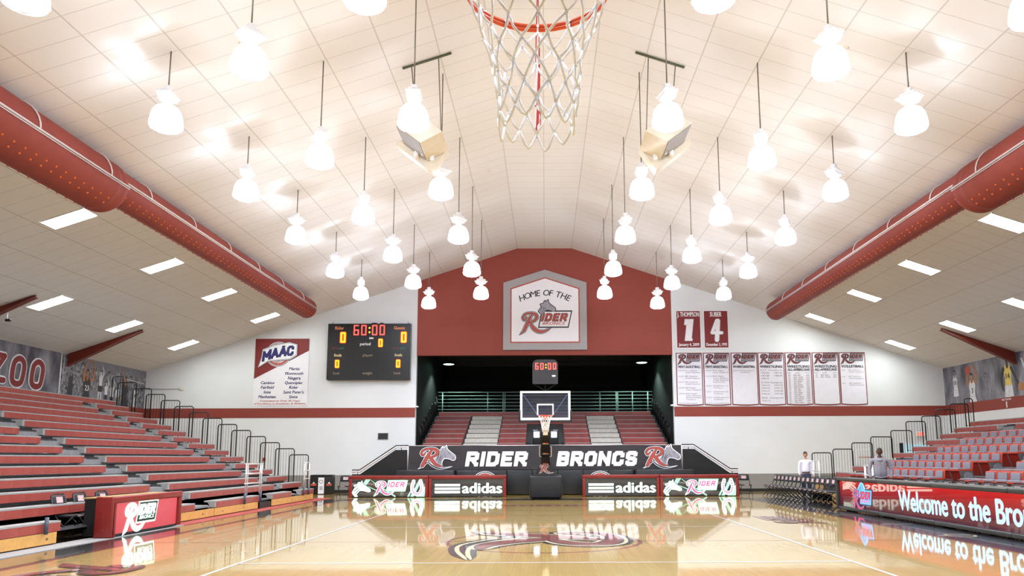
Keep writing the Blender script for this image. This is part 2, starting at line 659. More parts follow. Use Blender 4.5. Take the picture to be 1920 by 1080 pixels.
class Decal:
    """draws in a plane: origin o, right vector u, up vector v, outward normal n (world or local metres)"""

    def __init__(s, o, u, v, n, lift=0.002, mb=None):
        s.o, s.u, s.v, s.n, s.lift = Vector(o), Vector(u), Vector(v), Vector(n), lift
        s.mb = mb or MB()
        s.mats = []
        s.k = 0
        s.lim = None

    def mi(s, m):
        if m not in s.mats:
            s.mats.append(m)
        return s.mats.index(m)

    def P(s, x, y, layer):
        if s.lim:
            y = min(max(y, s.lim[0]), s.lim[1])
        return s.o + s.u * x + s.v * y + s.n * (s.lift * (layer + 1 + .035 * (s.k % 21)))

    def poly(s, pts, m, layer=0):
        vs = [s.P(x, y, layer) for x, y in pts]
        s.mb.add(vs, [tuple(range(len(vs)))], s.mi(m))

    def rect(s, x0, y0, x1, y1, m, layer=0):
        s.poly([(x0, y0), (x1, y0), (x1, y1), (x0, y1)], m, layer)

    def disc(s, x, y, r, m, layer=0, n=20, ry=None):
        ry = ry or r
        s.poly([(x + r * math.cos(2 * PI * k / n), y + ry * math.sin(2 * PI * k / n)) for k in range(n)], m, layer)

    def ring(s, x, y, r0, r1, m, layer=0, n=40, a0=0, a1=2 * PI, sy=1.0):
        vs, fs = [], []
        for k in range(n + 1):
            a = a0 + (a1 - a0) * k / n
            for r in (r0, r1):
                vs.append(s.P(x + r * math.cos(a), y + sy * r * math.sin(a), layer))
        for k in range(n):
            fs.append((2 * k, 2 * k + 1, 2 * k + 3, 2 * k + 2))
        s.mb.add(vs, fs, s.mi(m))

    def stroke(s, pts, m, layer=0, grow=0.0, smooth=4, T=None, caps=True, taper=True):
        """pts: (x, y, half-width)"""
        if smooth and len(pts) > 2:
            pts = catmull(pts, smooth)
        L, R = [], []
        P2 = []
        for (x, y, w) in pts:
            if T:
                x, y, w = T(x, y, w)
            w = max(w, 0)
            k_ = min(1.0, w / (.3 * grow)) if (smooth and grow > 0 and taper) else 1.0
            P2.append((x, y, w + grow * k_))
        mi = s.mi(m)
        if not smooth and len(P2) > 2 and caps:
            for a, b in zip(P2[:-1], P2[1:]):
                dx, dy = b[0] - a[0], b[1] - a[1]
                l = math.hypot(dx, dy) or 1
                nx, ny = -dy / l, dx / l
                s.k += 1
                s.poly([(a[0] + nx * a[2], a[1] + ny * a[2]), (a[0] - nx * a[2], a[1] - ny * a[2]),
                        (b[0] - nx * b[2], b[1] - ny * b[2]), (b[0] + nx * b[2], b[1] + ny * b[2])], m, layer)
            for x, y, w in P2:
                if w > 1e-4:
                    s.k += 1
                    s.disc(x, y, w, m, layer, 10)
            return
        for i, (x, y, w) in enumerate(P2):
            a = P2[max(i - 1, 0)]
            b = P2[min(i + 1, len(P2) - 1)]
            if P2[0][:2] == P2[-1][:2] and i in (0, len(P2) - 1):
                a, b = P2[-2], P2[1]
            dx, dy = b[0] - a[0], b[1] - a[1]
            l = math.hypot(dx, dy) or 1
            nx, ny = -dy / l, dx / l
            L.append((x + nx * w, y + ny * w))
            R.append((x - nx * w, y - ny * w))
        s.k += 1
        vs = [s.P(x, y, layer) for p in zip(L, R) for x, y in p]
        fs = [(2 * i, 2 * i + 1, 2 * i + 3, 2 * i + 2) for i in range(len(P2) - 1)]
        s.mb.add(vs, fs, mi)
        ends = (0, len(P2) - 1) if smooth else range(len(P2))
        for i in ends:
            x, y, w = P2[i]
            if w > 1e-4 and caps:
                s.k += 1
                s.disc(x, y, w, m, layer, 10)

    def text(s, body, cx, y, h, m, layer=0, w=None, bold=0.0, shear=0.0, maxw=None, align='c', res=2, rot=0.0, grow=0.0):
        """cap height h at baseline y; w = exact width to fit"""
        vs, fs, x0, x1, y0, y1 = text_geo(body, 0.0, shear, res)
        bb = bold + grow
        sc = h / 0.69
        sx = sc
        if w:
            sx = w / (x1 - x0)
        elif maxw and (x1 - x0) * sc > maxw:
            sx = maxw / (x1 - x0)
        mid = {'c': (x0 + x1) / 2, 'l': x0, 'r': x1}[align]
        cr, sr = math.cos(rot), math.sin(rot)
        if bb:
            sx *= (x1 - x0) / (x1 - x0 + 1.6 * bb) if w else 1
        for ox, oy in (((0, 0),) if bb < .008 else ((-bb, 0), (bb, 0), (0, bb * .6), (0, -bb * .6))):
            pts = []
            s.k += 1
            for x, yy in vs:
                a, b = (x - mid + ox) * sx, (yy + oy) * sc
                pts.append(s.P(cx + a * cr - b * sr, y + a * sr + b * cr, layer))
            s.mb.add(pts, fs, s.mi(m))

    def build(s, name, parent=None):
        return s.mb.build(name, s.mats, parent)


# script letter with a long tail, and the horse head, in units where the letter is about 1 tall
R_STROKES = [
    [(0.10, 0.62, .015), (0.07, 0.72, .045), (0.14, 0.86, .045), (0.32, 0.95, .04), (0.60, 0.965, .05), (0.86, 0.90, .07),
     (0.93, 0.76, .075), (0.82, 0.61, .06), (0.62, 0.52, .035)],
    [(0.07, 0.70, .02), (0.13, 0.62, .045), (0.22, 0.66, .03), (0.30, 0.76, .02)],
    [(0.62, 0.88, .03), (0.47, 0.66, .075), (0.30, 0.36, .085), (0.13, 0.06, .07)],
    [(0.52, 0.52, .05), (0.62, 0.40, .08), (0.80, 0.18, .075), (1.00, 0.06, .05), (1.22, 0.04, .008)],
]
HORSE = [(0.78, 0.38), (0.98, 0.66), (0.90, 0.84), (1.12, 0.90), (1.16, 1.03), (1.20, 0.99), (1.22, 1.08), (1.28, 0.98), (1.41, 1.14),
         (1.43, 0.98), (1.50, 0.88), (1.76, 0.68), (1.86, 0.60), (1.90, 0.48), (1.85, 0.38), (1.74, 0.36), (1.62, 0.42),
         (1.45, 0.46), (1.30, 0.46), (1.22, 0.38), (1.16, 0.22), (1.16, 0.10), (1.00, 0.14)]
TAIL = [(-0.10, -0.10, .004), (0.10, 0.0, .03), (0.42, 0.24, .035), (0.62, 0.10, .045), (0.95, -0.06, .045), (1.30, -0.06, .03),
        (1.72, 0.02, .004)]


GLYPH = {
    'R': (.66, [[(0, 0), (0, 1)], [(0, 1), (.5, 1), (.64, .88), (.64, .62), (.5, .48), (0, .48)], [(.3, .48), (.66, 0)]]),
    'I': (.0, [[(0, 0), (0, 1)]]),
    'D': (.64, [[(0, 0), (0, 1), (.44, 1), (.64, .8), (.64, .2), (.44, 0), (0, 0)]]),
    'E': (.56, [[(.56, 1), (0, 1), (0, 0), (.56, 0)], [(0, .5), (.48, .5)]]),
    'B': (.62, [[(0, .5), (0, 1), (.48, 1), (.6, .9), (.6, .62), (.48, .5), (0, .5), (0, 0), (.5, 0), (.62, .12), (.62, .38), (.5, .5)]]),
    'O': (.64, [[(.18, 0), (0, .18), (0, .82), (.18, 1), (.46, 1), (.64, .82), (.64, .18), (.46, 0), (.18, 0)]]),
    'N': (.66, [[(0, 0), (0, 1), (.66, 0), (.66, 1)]]),
    'C': (.62, [[(.62, .78), (.62, .84), (.46, 1), (.18, 1), (0, .82), (0, .18), (.18, 0), (.46, 0), (.62, .16), (.62, .24)]]),
    'S': (.60, [[(.58, .88), (.46, 1), (.14, 1), (0, .87), (0, .65), (.14, .52), (.46, .48), (.6, .35), (.6, .13), (.46, 0), (.14, 0), (.02, .12)]]),
    'M': (.84, [[(0, 0), (0, 1), (.42, .35), (.84, 1), (.84, 0)]]),
    'A': (.74, [[(0, 0), (.37, 1), (.74, 0)], [(.16, .32), (.58, .32)]]),
}


def block_text(d, txt, xc, y, h, w, m, layer=0, hw=.135, shear=.2, grow=0.0, gap=.17, lift_fn=None):
    """heavy chamfered capitals of height h fitted to width w"""
    nat = sum(GLYPH[c][0] + 2 * hw for c in txt) + gap * (len(txt) - 1)
    t = hw * h
    sx = w / nat
    cx = 0
    for c in txt:
        gw, lines = GLYPH[c]
        for ln in lines:
            pts = []
            for a, b in ln:
                X = (cx + hw + a) * sx - w / 2
                Y = t + b * (h - 2 * t)
                X += shear * (Y - h / 2)
                if lift_fn:
                    X, Y = lift_fn(X, Y)
                pts.append((xc + X, y + Y, t))
            for a, b in zip(pts[:-1], pts[1:]):
                dx, dy = b[0] - a[0], b[1] - a[1]
                l = math.hypot(dx, dy) or 1
                g = t + grow
                nx, ny = -dy / l * g, dx / l * g
                d.k += 1
                d.poly([(a[0] + nx, a[1] + ny), (a[0] - nx, a[1] - ny), (b[0] - nx, b[1] - ny), (b[0] + nx, b[1] + ny)], m, layer)
            for a in pts:
                g = (t + grow) * .96
                d.k += 1
                d.poly([(a[0] - g - shear * g, a[1] - g), (a[0] + g - shear * g, a[1] - g), (a[0] + g + shear * g, a[1] + g), (a[0] - g + shear * g, a[1] + g)], m, layer)
        cx += gw + 2 * hw + gap


def logo_r(d, x, y, h, fill, o1, o2, layer=0, horse=None, hline=None, tail=True):
    def T(a, b, w):
        return (x + a * h, y + b * h, w * h)
    k = h
    for li, (mm, g) in enumerate(((o2, .085), (o1, .05), (o2, .022) if o2 != fill else (o1, .02), (fill, 0))):
        if mm is None:
            continue
        if horse and li in (0, 1):
            for i in range(len(HORSE)):
                a, b = HORSE[i], HORSE[(i + 1) % len(HORSE)]
                d.stroke([T(a[0], a[1], 0), T(b[0], b[1], 0)], mm, layer + li, g * k * 0.8, smooth=0)
        if horse and li == 1:
            d.poly([T(a, b, 0)[:2] for a, b in HORSE], horse, layer + 2)
            for st in ([(1.02, .70, .008), (.96, .5, .02), (.9, .34, .006)], [(1.16, .66, .006), (1.06, .46, .018), (1.0, .2, .006)],
                       [(1.26, .62, .006), (1.13, .44, .014), (1.09, .16, .004)], [(1.50, .76, .004), (1.56, .73, .014), (1.60, .70, .004)],
                       [(1.72, .47, .004), (1.80, .45, .012), (1.85, .46, .004)], [(1.30, .72, .004), (1.36, .56, .01), (1.45, .5, .003)]):
                d.stroke([T(*p) for p in st], hline, layer + 3, 0)
        if tail and li < 3:
            d.stroke([T(*p) for p in TAIL], mm, layer + li, g * k * (0.7 if li == 0 else 0.35) - (0.02 * k if li == 2 else 0))
        for st in R_STROKES:
            d.stroke([T(*p) for p in st], mm, layer + li, g * k)


def wordmark(d, x, y, w, fill, o1, o2, layer=0, horse=None, sub=None):
    """script initial followed by IDER, with a narrow word strip below; w = total width"""
    h = w * 0.42
    if horse:
        def T(a, b, c=0):
            return (x + (a * 0.62 + 0.22) * h * 1.2, y + (b * 0.62 + 0.62) * h * 1.2)
        d.poly([T(a, b) for a, b in HORSE], horse, layer + 2)
        for i in range(len(HORSE)):
            a, b = HORSE[i], HORSE[(i + 1) % len(HORSE)]
            d.stroke([T(*a) + (0.0,), T(*b) + (0.0,)], o2, layer + 1, 0.035 * h, smooth=0)
        for st in ([(1.02, .70), (.92, .34)], [(1.16, .66), (1.0, .2)], [(1.26, .62), (1.09, .16)], [(1.50, .76), (1.6, .70)]):
            d.stroke([T(*st[0]) + (.012 * h,), T(*st[1]) + (.006 * h,)], o2, layer + 3, 0, smooth=0)
    xi = x + 0.40 * w
    # plate behind the letters
    for li, (mm, g) in enumerate(((o2, .045), (o1, .018))):
        gg = g * w
        d.poly([(xi - .01 * w - gg, y + .13 * w - gg), (xi + .54 * w + gg * .6, y + .13 * w - gg), (xi + .60 * w + gg, y + .40 * w + gg),
                (xi + .06 * w - gg, y + .40 * w + gg)], mm, layer + li)
    sc = h * 0.98

    def TR(p):
        return (x + (p[0] * 0.80 + 0.04) * sc, y + (p[1] * 0.98 + 0.0) * sc, p[2] * sc * 0.72)
    swoosh = [(0.52, 0.48, .05), (0.70, 0.22, .09), (1.02, 0.03, .085), (1.40, 0.04, .05), (1.80, 0.20, .006)]
    spur = [(0.18, 0.10, .05), (0.02, -0.02, .03), (-0.16, -0.16, .004)]
    for li, (mm, g) in enumerate(((o2, .10), (o1, .055), (o2, .03), (fill, 0))):
        for st in R_STROKES[:3] + [swoosh, spur]:
            d.stroke([TR(p) for p in st], mm, layer + 2 + li, g * sc * 0.6)
    block_text(d, 'IDER', xi + .285 * w, y + .225 * w, .155 * w, .50 * w, o2, layer + 3, hw=.10, shear=.28, grow=.010 * w, gap=.26)
    block_text(d, 'IDER', xi + .285 * w, y + .225 * w, .155 * w, .50 * w, fill, layer + 5, hw=.10, shear=.28, gap=.26)
    d.text(sub or 'BRONCS', xi + .265 * w, y + .150 * w, .055 * w, fill, layer + 5, w=.46 * w, bold=.02, shear=.2)


def seg_digits(d, txt, x, y, h, m, m2=None, layer=0, thick=0.085, gap=0.2):
    SEG = {'0': 'abcdef', '6': 'acdefg', '1': 'bc', '4': 'fgbc'}
    w = h * 0.52
    t = h * thick
    cx = x
    for ch in txt:
        if ch == ':':
            for f in (0.3, 0.7):
                d.disc(cx + t * 1.2, y + h * f, t * 1.1, M['amber'], layer + 1, 12)
            cx += t * 2.4 + h * gap * 0.7
            continue
        lines = {'a': ((0, 1), (1, 1)), 'b': ((1, 1), (1, .5)), 'c': ((1, .5), (1, 0)), 'd': ((0, 0), (1, 0)), 'e': ((0, 0), (0, .5)),
                 'f': ((0, .5), (0, 1)), 'g': ((0, .5), (1, .5))}
        for sname in SEG[ch]:
            (a, b), (c, e) = lines[sname]
            p = (cx + t + a * (w - 2 * t), y + t + b * (h - 2 * t), t)
            q = (cx + t + c * (w - 2 * t), y + t + e * (h - 2 * t), t)
            if m2:
                d.stroke([p, q], m2, layer, t * 0.35, smooth=0)
            d.stroke([p[:2] + (t * .75,), q[:2] + (t * .75,)], m, layer + 1, 0, smooth=0)
        cx += w + h * gap
    return cx


def wpart(mb, name, mats, par):
    """mesh drawn in world metres, parented to an un-rotated empty"""
    o = mb.build(name, mats) if isinstance(mb, MB) else mb.build(name)
    o.parent = par
    o.matrix_parent_inverse = Matrix.Translation(-Vector(par.location))
    return o


def struct(mb, name, mats):
    return tag(mb.build(name, mats), kind='structure')


# ------------------------------------------------------------------ the hall
RIDGE, SL, XF = 11.65, 0.338, 1.32
YW = 36.0           # far wall
YN = -6.0           # near wall
XW = 18.9


def ceil_z(x):
    return RIDGE - SL * max(0, abs(x) - XF)


EAVE = ceil_z(XW)

m = MB()
m.box(-XW - .2, XW + .2, YN, YW + .2, -0.12, 0)
floor = struct(m, 'floor', M['floor'])
m = MB()
prof = [(-XW - .2, ceil_z(XW + .2)), (-XF, RIDGE), (XF, RIDGE), (XW + .2, ceil_z(XW + .2))]
m.prism([(x, z) for x, z in prof] + [(x, z + .18) for x, z in prof[::-1]], 'y', YN, YW + .2)
struct(m, 'ceiling', M['ceil'])
for nm, s in (('wall_left', -1), ('wall_right', 1)):
    m = MB()
    m.box(s * XW, s * (XW + .2), YN, YW, 0, EAVE + .02)
    struct(m, nm, M['wall'])
OX = 6.09
LZ = 6.42
m = MB()
m.prism([(-XW, 0), (-OX, 0), (-OX, ceil_z(OX) + .05), (-XW, EAVE + .05)], 'y', YW, YW + .25)
struct(m, 'wall_far_left', M['wall'])
m = MB()
m.prism([(OX, 0), (XW, 0), (XW, EAVE + .05), (OX, ceil_z(OX) + .05)], 'y', YW, YW + .25)
struct(m, 'wall_far_right', M['wall'])
m = MB()
m.prism([(-OX, LZ), (OX, LZ), (OX, ceil_z(OX) + .05), (XF, RIDGE + .05), (-XF, RIDGE + .05), (-OX, ceil_z(OX) + .05)], 'y', YW, YW + .25)
struct(m, 'wall_far_upper', M['redwall'])
m = MB()
m.prism([(-XW, 0), (XW, 0), (XW, EAVE), (XF, RIDGE), (-XF, RIDGE), (-XW, EAVE)], 'y', YN - .2, YN)
struct(m, 'wall_near', M['wall'])
# painted stripe, grey wainscot and vinyl base
k = 1
for a, b in ((-XW, -OX - .02), (OX + .02, XW)):
    m = MB()
    m.box(a, b, YW - .012, YW, 3.48, 3.94)
    struct(m, 'trim_%d' % k, M['stripe'])
    k += 1
    m = MB()
    m.box(a, b, YW - .008, YW, 0.13, 0.81)
    struct(m, 'trim_%d' % k, M['wains'])
    k += 1
    m = MB()
    m.box(a, b, YW - .02, YW, 0, 0.13)
    struct(m, 'baseboard_far' if a < 0 else 'baseboard_far_right', M['basebd'])
for s in (-1, 1):
    m = MB()
    x = s * (XW - .006)
    m.box(min(x, s * XW), max(x, s * XW), YN, YW - .02, 3.48, 3.94)
    struct(m, 'trim_%d' % k, M['stripe'])
    k += 1
# alcove behind the opening
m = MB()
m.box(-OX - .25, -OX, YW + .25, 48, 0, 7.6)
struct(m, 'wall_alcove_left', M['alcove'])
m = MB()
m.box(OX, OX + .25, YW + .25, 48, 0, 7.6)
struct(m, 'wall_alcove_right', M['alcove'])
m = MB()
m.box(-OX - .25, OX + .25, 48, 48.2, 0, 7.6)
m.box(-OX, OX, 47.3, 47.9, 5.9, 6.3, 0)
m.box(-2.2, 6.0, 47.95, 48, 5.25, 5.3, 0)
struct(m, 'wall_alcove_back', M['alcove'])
m = MB()
m.box(-OX, OX, YW + .25, 48, 7.4, 7.6)
for y in (38.5, 41, 43.5, 46):
    m.box(-OX, OX, y, y + .15, 7.1, 7.4)
struct(m, 'ceiling_alcove', M['black'])
m = MB()
m.box(-OX, OX, YW + .2, 48, -0.12, 0)
struct(m, 'floor_alcove', M['deckd'])

# ------------------------------------------------------------------ court markings (paint on the floor)
P_BLACK = paint('apron_black', (30, 26, 30))
P_MAR = paint('floor_maroon', (136, 54, 50))
P_WHITE = paint('floor_white', (236, 232, 240))
P_CREAM = paint('floor_cream', (232, 214, 176))
P_GREY = paint('floor_grey', (126, 118, 118))


def court_decal(lift=.0012):
    return Decal((0, 0, 0), (1, 0, 0), (0, 1, 0), (0, 0, 1), lift)


MID = 14.6
BASE = 28.93
SX = 7.62
d = court_decal()
d.rect(-9.9, 0.27 - 1.2, -SX, BASE + 1.1, P_BLACK)
d.rect(SX, 0.27 - 1.2, 10.2, BASE + 1.1, P_BLACK)
d.rect(-SX, BASE, SX, BASE + 1.1, P_BLACK)
d.rect(-SX, -1.0, SX, .27, P_BLACK)
d.build('apron_border', floor)
d = court_decal()
for s in (-1, 1):
    d.rect(s * SX - .03, .27, s * SX + .03, BASE, P_MAR, 1)
d.rect(-SX, MID - .025, SX, MID + .025, P_MAR)
d.ring(-.03, MID, 1.75, 1.83, P_MAR, n=64)
for yb, sgn in ((BASE, -1), (.27, 1)):
    yr = yb + sgn * 1.58
    a0, a1 = (PI, 2 * PI) if sgn < 0 else (0, PI)
    d.ring(0, yr, 6.30, 6.34, P_MAR, n=72, a0=a0, a1=a1)
    for s in (-1, 1):
        d.rect(s * 6.32 - .02, min(yr, yb), s * 6.32 + .02, max(yr, yb), P_MAR)
        d.rect(s * 1.83 - .025, min(yb, yb + sgn * 5.8), s * 1.83 + .025, max(yb, yb + sgn * 5.8), P_MAR)
    d.rect(-1.83, yb + sgn * 5.8 - .025, 1.83, yb + sgn * 5.8 + .025, P_MAR)
    d.ring(0, yb + sgn * 5.8, 1.80, 1.85, P_MAR, n=48)
d.rect(-1.4, 25.3, 1.4, 26.0, P_MAR)
rr = random.Random(3)
for q in range(9):
    xx = -1.25 + q * .29
    d.rect(xx, 25.5, xx + .08 + .08 * rr.random(), 25.62 + .2 * rr.random(), P_CREAM, 1)
d.build('court_lines', floor)
d = court_decal()
for s in (-1, 1):
    d.rect(s * 4.55 - .028, MID - 9, s * 4.55 + .028, MID + 8.4, P_WHITE, 2)
for y in (MID - 2.97, MID + 3.0):
    d.rect(-4.55, y - .025, 4.55, y + .025, P_WHITE, 2)
for s in (-1, 1):
    d.rect(s * 5.7 - .12, MID - .03, s * 5.7 + .12, MID + .03, P_WHITE, 2)
for y in (20.95, 18.05, 15.4):
    d.rect(7.75, y - .02, 8.5, y + .02, P_WHITE, 2)
d.ring(8.15, 15.35, .24, .30, P_CREAM, 2, n=30)
d.build('volleyball_lines', floor)
# big letter at midcourt, readable from the left side
d = Decal((-1.22, 16.45, 0), (0, -1, 0), (1, 0, 0), (0, 0, 1), .0012)
logo_r(d, 0, 0, 2.62, P_MAR, P_CREAM, P_BLACK, 3)
d.build('midcourt_letter', floor)
d = Decal((-7.0, 11.6, 0), (0, -1, 0), (1, 0, 0), (0, 0, 1), .0012)
wordmark(d, 0, 0, 3.0, P_MAR, P_MAR, P_BLACK, 3)
d.build('sideline_wordmark', floor)
d = Decal((6.5, 18.3, 0), (0, 1, 0), (-1, 0, 0), (0, 0, 1), .0012)
wordmark(d, 0, 0, 2.3, P_MAR, P_GREY, P_MAR, 3)
d.build('sideline_wordmark', floor)

# ------------------------------------------------------------------ pendant lamps
def make_lamp():
    r = empty('pendant_lamp')
    c = MB()
    c.lathe([(.001, .47), (.07, .468), (.15, .445), (.215, .40), (.265, .32), (.292, .22), (.305, .12), (.31, .06), (.305, .05)], n=28)
    c.build('reflector_dome', M['dome'], r)
    g = MB()
    for rad, z in ((.315, .05), (.29, .0), (.20, -.045), (.08, -.06)):
        g.tube([(rad * math.cos(2 * PI * k / 20), rad * math.sin(2 * PI * k / 20), z) for k in range(20)], .006, closed=True, n=5)
    for k in range(10):
        a = 2 * PI * k / 10
        g.tube([(q * math.cos(a), q * math.sin(a), z) for q, z in ((.315, .06), (.30, .01), (.24, -.032), (.12, -.058), (.02, -.062))], .005, n=5)
    g.build('wire_guard', M['white'], r)
    b = MB()
    b.lathe([(.001, .46), (.075, .46), (.085, .53), (.06, .56), (.001, .565)], n=16)
    b.build('socket', M['white'], r)
    b = MB()
    b.prism([(-.12, .565), (.12, .565), (.20, .645), (.20, .675), (-.20, .675), (-.20, .645)], 'x', -.13, .13)
    b.box(-.145, .145, -.225, .225, .67, .69)
    b.rbox(-.10, .10, -.16, .16, .69, .775, .02)
    for y in (-.18, .18):
        b.tube([(0, y, .67), (0, y, .73)], .025, n=8)
    b.build('ballast_housing', M['white'], r)
    b = MB()
    b.box(-.055, .055, -.055, .055, .775, .87)
    b.build('mounting_box', M['white'], r)
    l = bpy.data.lights.new('lamp_bulb', 'POINT')
    l.energy = LAMP_W
    l.color = (0.84, 0.92, 1.0)
    l.shadow_soft_size = .04
    lo = bpy.data.objects.new('bulb', l)
    COL.objects.link(lo)
    lo.parent = r
    lo.location = (0, 0, .22)
    return r


LAMPZ = 7.98
lamp0 = make_lamp()
lamp_ch = tree(lamp0)
cols = [(-7.42, 'outermost left line', (-2.0, 2.0, 6.05, 10.1, 14.2, 18.25, 22.1, 26.4, 30.2)),
        (-4.96, 'middle left line', (0.0, 4.0, 8.0, 12.05, 16.1, 20.2, 24.3, 28.2, 32.1)),
        (-2.56, 'left line nearest the ridge', (-2.0, 2.0, 6.05, 10.1, 14.2, 18.2, 22.1, 26.3, 30.2)),
        (2.44, 'right line nearest the ridge', (-2.0, 2.0, 6.05, 10.1, 14.2, 18.25, 22.2, 26.3, 30.2)),
        (4.88, 'middle right line', (0.0, 4.0, 8.0, 12.15, 16.3, 20.35, 24.5, 28.5, 32.3)),
        (7.32, 'outermost right line', (-2.0, 2.0, 6.3, 10.6, 14.4, 18.4, 22.4, 26.7, 30.5))]
ordn = ['first', 'second', 'third', 'fourth', 'fifth', 'sixth', 'seventh', 'eighth', 'ninth', 'tenth', 'eleventh', 'twelfth', 'thirteenth', 'fourteenth', 'fifteenth', 'sixteenth']
rl = random.Random(11)
first = True
for x, desc, ys in cols:
    for i, y in enumerate(ys):
        L = lamp0 if first else copy_tree(lamp0, None, lamp_ch)
        first = False
        L.location = (x, y, LAMPZ)
        L.rotation_euler = (0, 0, rl.uniform(-.9, .9))
        tag(L, 'lit white caged pendant lamp, %s counted from the far wall, %s' % (ordn[len(ys) - 1 - i], desc), 'lamp',
            'bell shaped pendant lamps under the ceiling')
        top = ceil_z(x) - LAMPZ
        rm = MB()
        rm.tube([(0, 0, .86), (0, 0, top)], .014, n=8)
        rm.build('hanging_rod', M['steel'], L)

# ------------------------------------------------------------------ troffers
ang = math.atan(SL)
nlist = {-1: [(12.54, (9.9, 14.65, 19.45, 24.42, 28.85, 33.72), 'inner row, left slope'),
              (16.15, (19.45, 24.45, 28.88, 33.75), 'lower row, left slope')],
         1: [(12.58, (10.2, 15.1, 20.1, 24.95, 29.4, 34.3), 'inner row, right slope'),
             (16.2, (20.3, 25.3, 29.5, 34.4), 'lower row, right slope')]}
tf0 = None
for s in (-1, 1):
    for xc, ys, desc in nlist[s]:
        for i, y in enumerate(ys):
            if tf0 is None:
                tf0 = empty('ceiling_troffer')
                q = MB()
                q.box(-.58, .58, -.30, .30, -.004, .03)
                fr = MB()
                for a, b, c, e in ((-.60, -.575, -.32, .32), (.575, .60, -.32, .32), (-.60, .60, -.32, -.295), (-.60, .60, .295, .32)):
                    fr.box(a, b, c, e, -.008, .03)
                q.build('lens', M['troff'], tf0)
                fr.build('frame', M['white'], tf0)
                tfc = tree(tf0)
                t = tf0
            else:
                t = copy_tree(tf0, None, tfc)
            x = s * xc
            t.location = (x, y, ceil_z(x) - .012)
            t.rotation_euler = (0, s * ang, 0)
            tag(t, 'lit rectangular ceiling light, %s from the near end, %s' % (ordn[i], desc), 'light',
                'rectangular fluorescent lights in the outer ceiling slopes')

# ------------------------------------------------------------------ fabric ducts
def make_duct(s, ytr, yend, side):
    X, Z, R = s * 10.3, 8.02, .42
    ZB, RB = 7.83, .61
    d = empty('air_duct', (X, 0, Z), label='brick red round fabric air duct hanging under the %s ceiling slope' % side, cat='duct')
    m = MB()
    cap = [(.001, 0), (.18, .0), (.30, -.03), (.38, -.09), (.42, -.2)]
    T = Matrix.Translation((X, yend, Z)) @ Matrix.Rotation(-PI / 2, 4, 'X')
    m.lathe(cap + [(R, ytr - yend)], n=32, T=T)
    wpart(m, 'narrow_tube', M['duct'], d)
    m = MB()
    T = Matrix.Translation((X, ytr, ZB)) @ Matrix.Rotation(-PI / 2, 4, 'X')
    m.lathe([(R * .9, .10), (R, .02), (RB - .06, -.03), (RB, -.14), (RB + .008, -.28), (RB, -.29), (RB, -.50), (RB + .008, -.51),
             (RB, -.53), (RB, YN - ytr + .3)], n=36, T=T)
    wpart(m, 'wide_tube', M['duct'], d)
    for (y0, y1, r, zc) in ((ytr + .15, yend - .25, R, Z), (3.0, ytr - .1, RB, ZB)):
        a = math.radians(0)
        xi = X - s * (r + .012) * math.cos(a)
        zi = zc + (r + .012) * math.sin(a)
        m = MB()
        m.tube([(xi, y0, zi), (xi, y1, zi)], .022, n=6)
        m.tube([(xi - s * .0, y0, zi - .05), (xi, y1, zi - .05)], .012, n=6)
        wpart(m, 'suspension_rail', M['rail'], d)
        y = y0 + 1.1
        while y < y1:
            m = MB()
            pts = []
            for q in range(9):
                aa = a + (PI / 2 + .1 - a) * q / 8
                pts.append((X - s * (r + .02) * math.cos(aa), y, zc + (r + .02) * math.sin(aa)))
            m.tube(pts, .018, n=6)
            wpart(m, 'strap', M['rail'], d)
            m = MB()
            m.tube([(pts[-1][0], y, pts[-1][2]), (pts[-1][0], y, ceil_z(pts[-1][0]) + .02)], .004, n=4)
            wpart(m, 'hanger_wire', M['steel'], d)
            y += 2.45
    # nozzles: two staggered rows each side of the underside
    spots = []
    y = 7.6
    while y < yend - .4:
        if abs(y - ytr + .2) > .35:
            r, zc = (R, Z) if y > ytr else (RB, ZB)
            for q, aa in enumerate((-44, -58)):
                for dd in (0,):
                    a = math.radians(aa)
                    spots.append((y + (.0 if q == 0 else .02), X - s * r * math.cos(a), zc + r * math.sin(a), -s * math.cos(a), math.sin(a)))
            a = math.radians(-121)
            spots.append((y, X - s * r * math.cos(a), zc + r * math.sin(a), -s * math.cos(a), math.sin(a)))
        y += .31
    spots.sort()
    base = MB()
    base.lathe([(.001, .018), (.018, .018), (.026, .006), (.027, -.01)], n=8)
    nz = base.build('nozzle', M['nozzle'])
    used = False
    rest = MB()
    for i, (yy, xx, zz, nx, nzc) in enumerate(spots):
        rot = Vector((0, 0, 1)).rotation_difference(Vector((nx, 0, nzc)))
        if i < 98:
            o = nz if not used else nz.copy()
            if used:
                COL.objects.link(o)
            used = True
            o.parent = d
            o.location = Vector((xx, yy, zz)) - Vector(d.location)
            o.rotation_euler = rot.to_euler()
        else:
            rest.lathe([(.001, .018), (.018, .018), (.026, .006), (.027, -.01)], n=8,
                       T=Matrix.Translation((xx, yy, zz)) @ rot.to_matrix().to_4x4())
    if rest.v:
        tag(wpart(rest, 'nozzle', M['nozzle'], d), kind='stuff')
    return d


make_duct(-1, 17.2, 32.7, 'left')
make_duct(1, 17.5, 33.6, 'right')

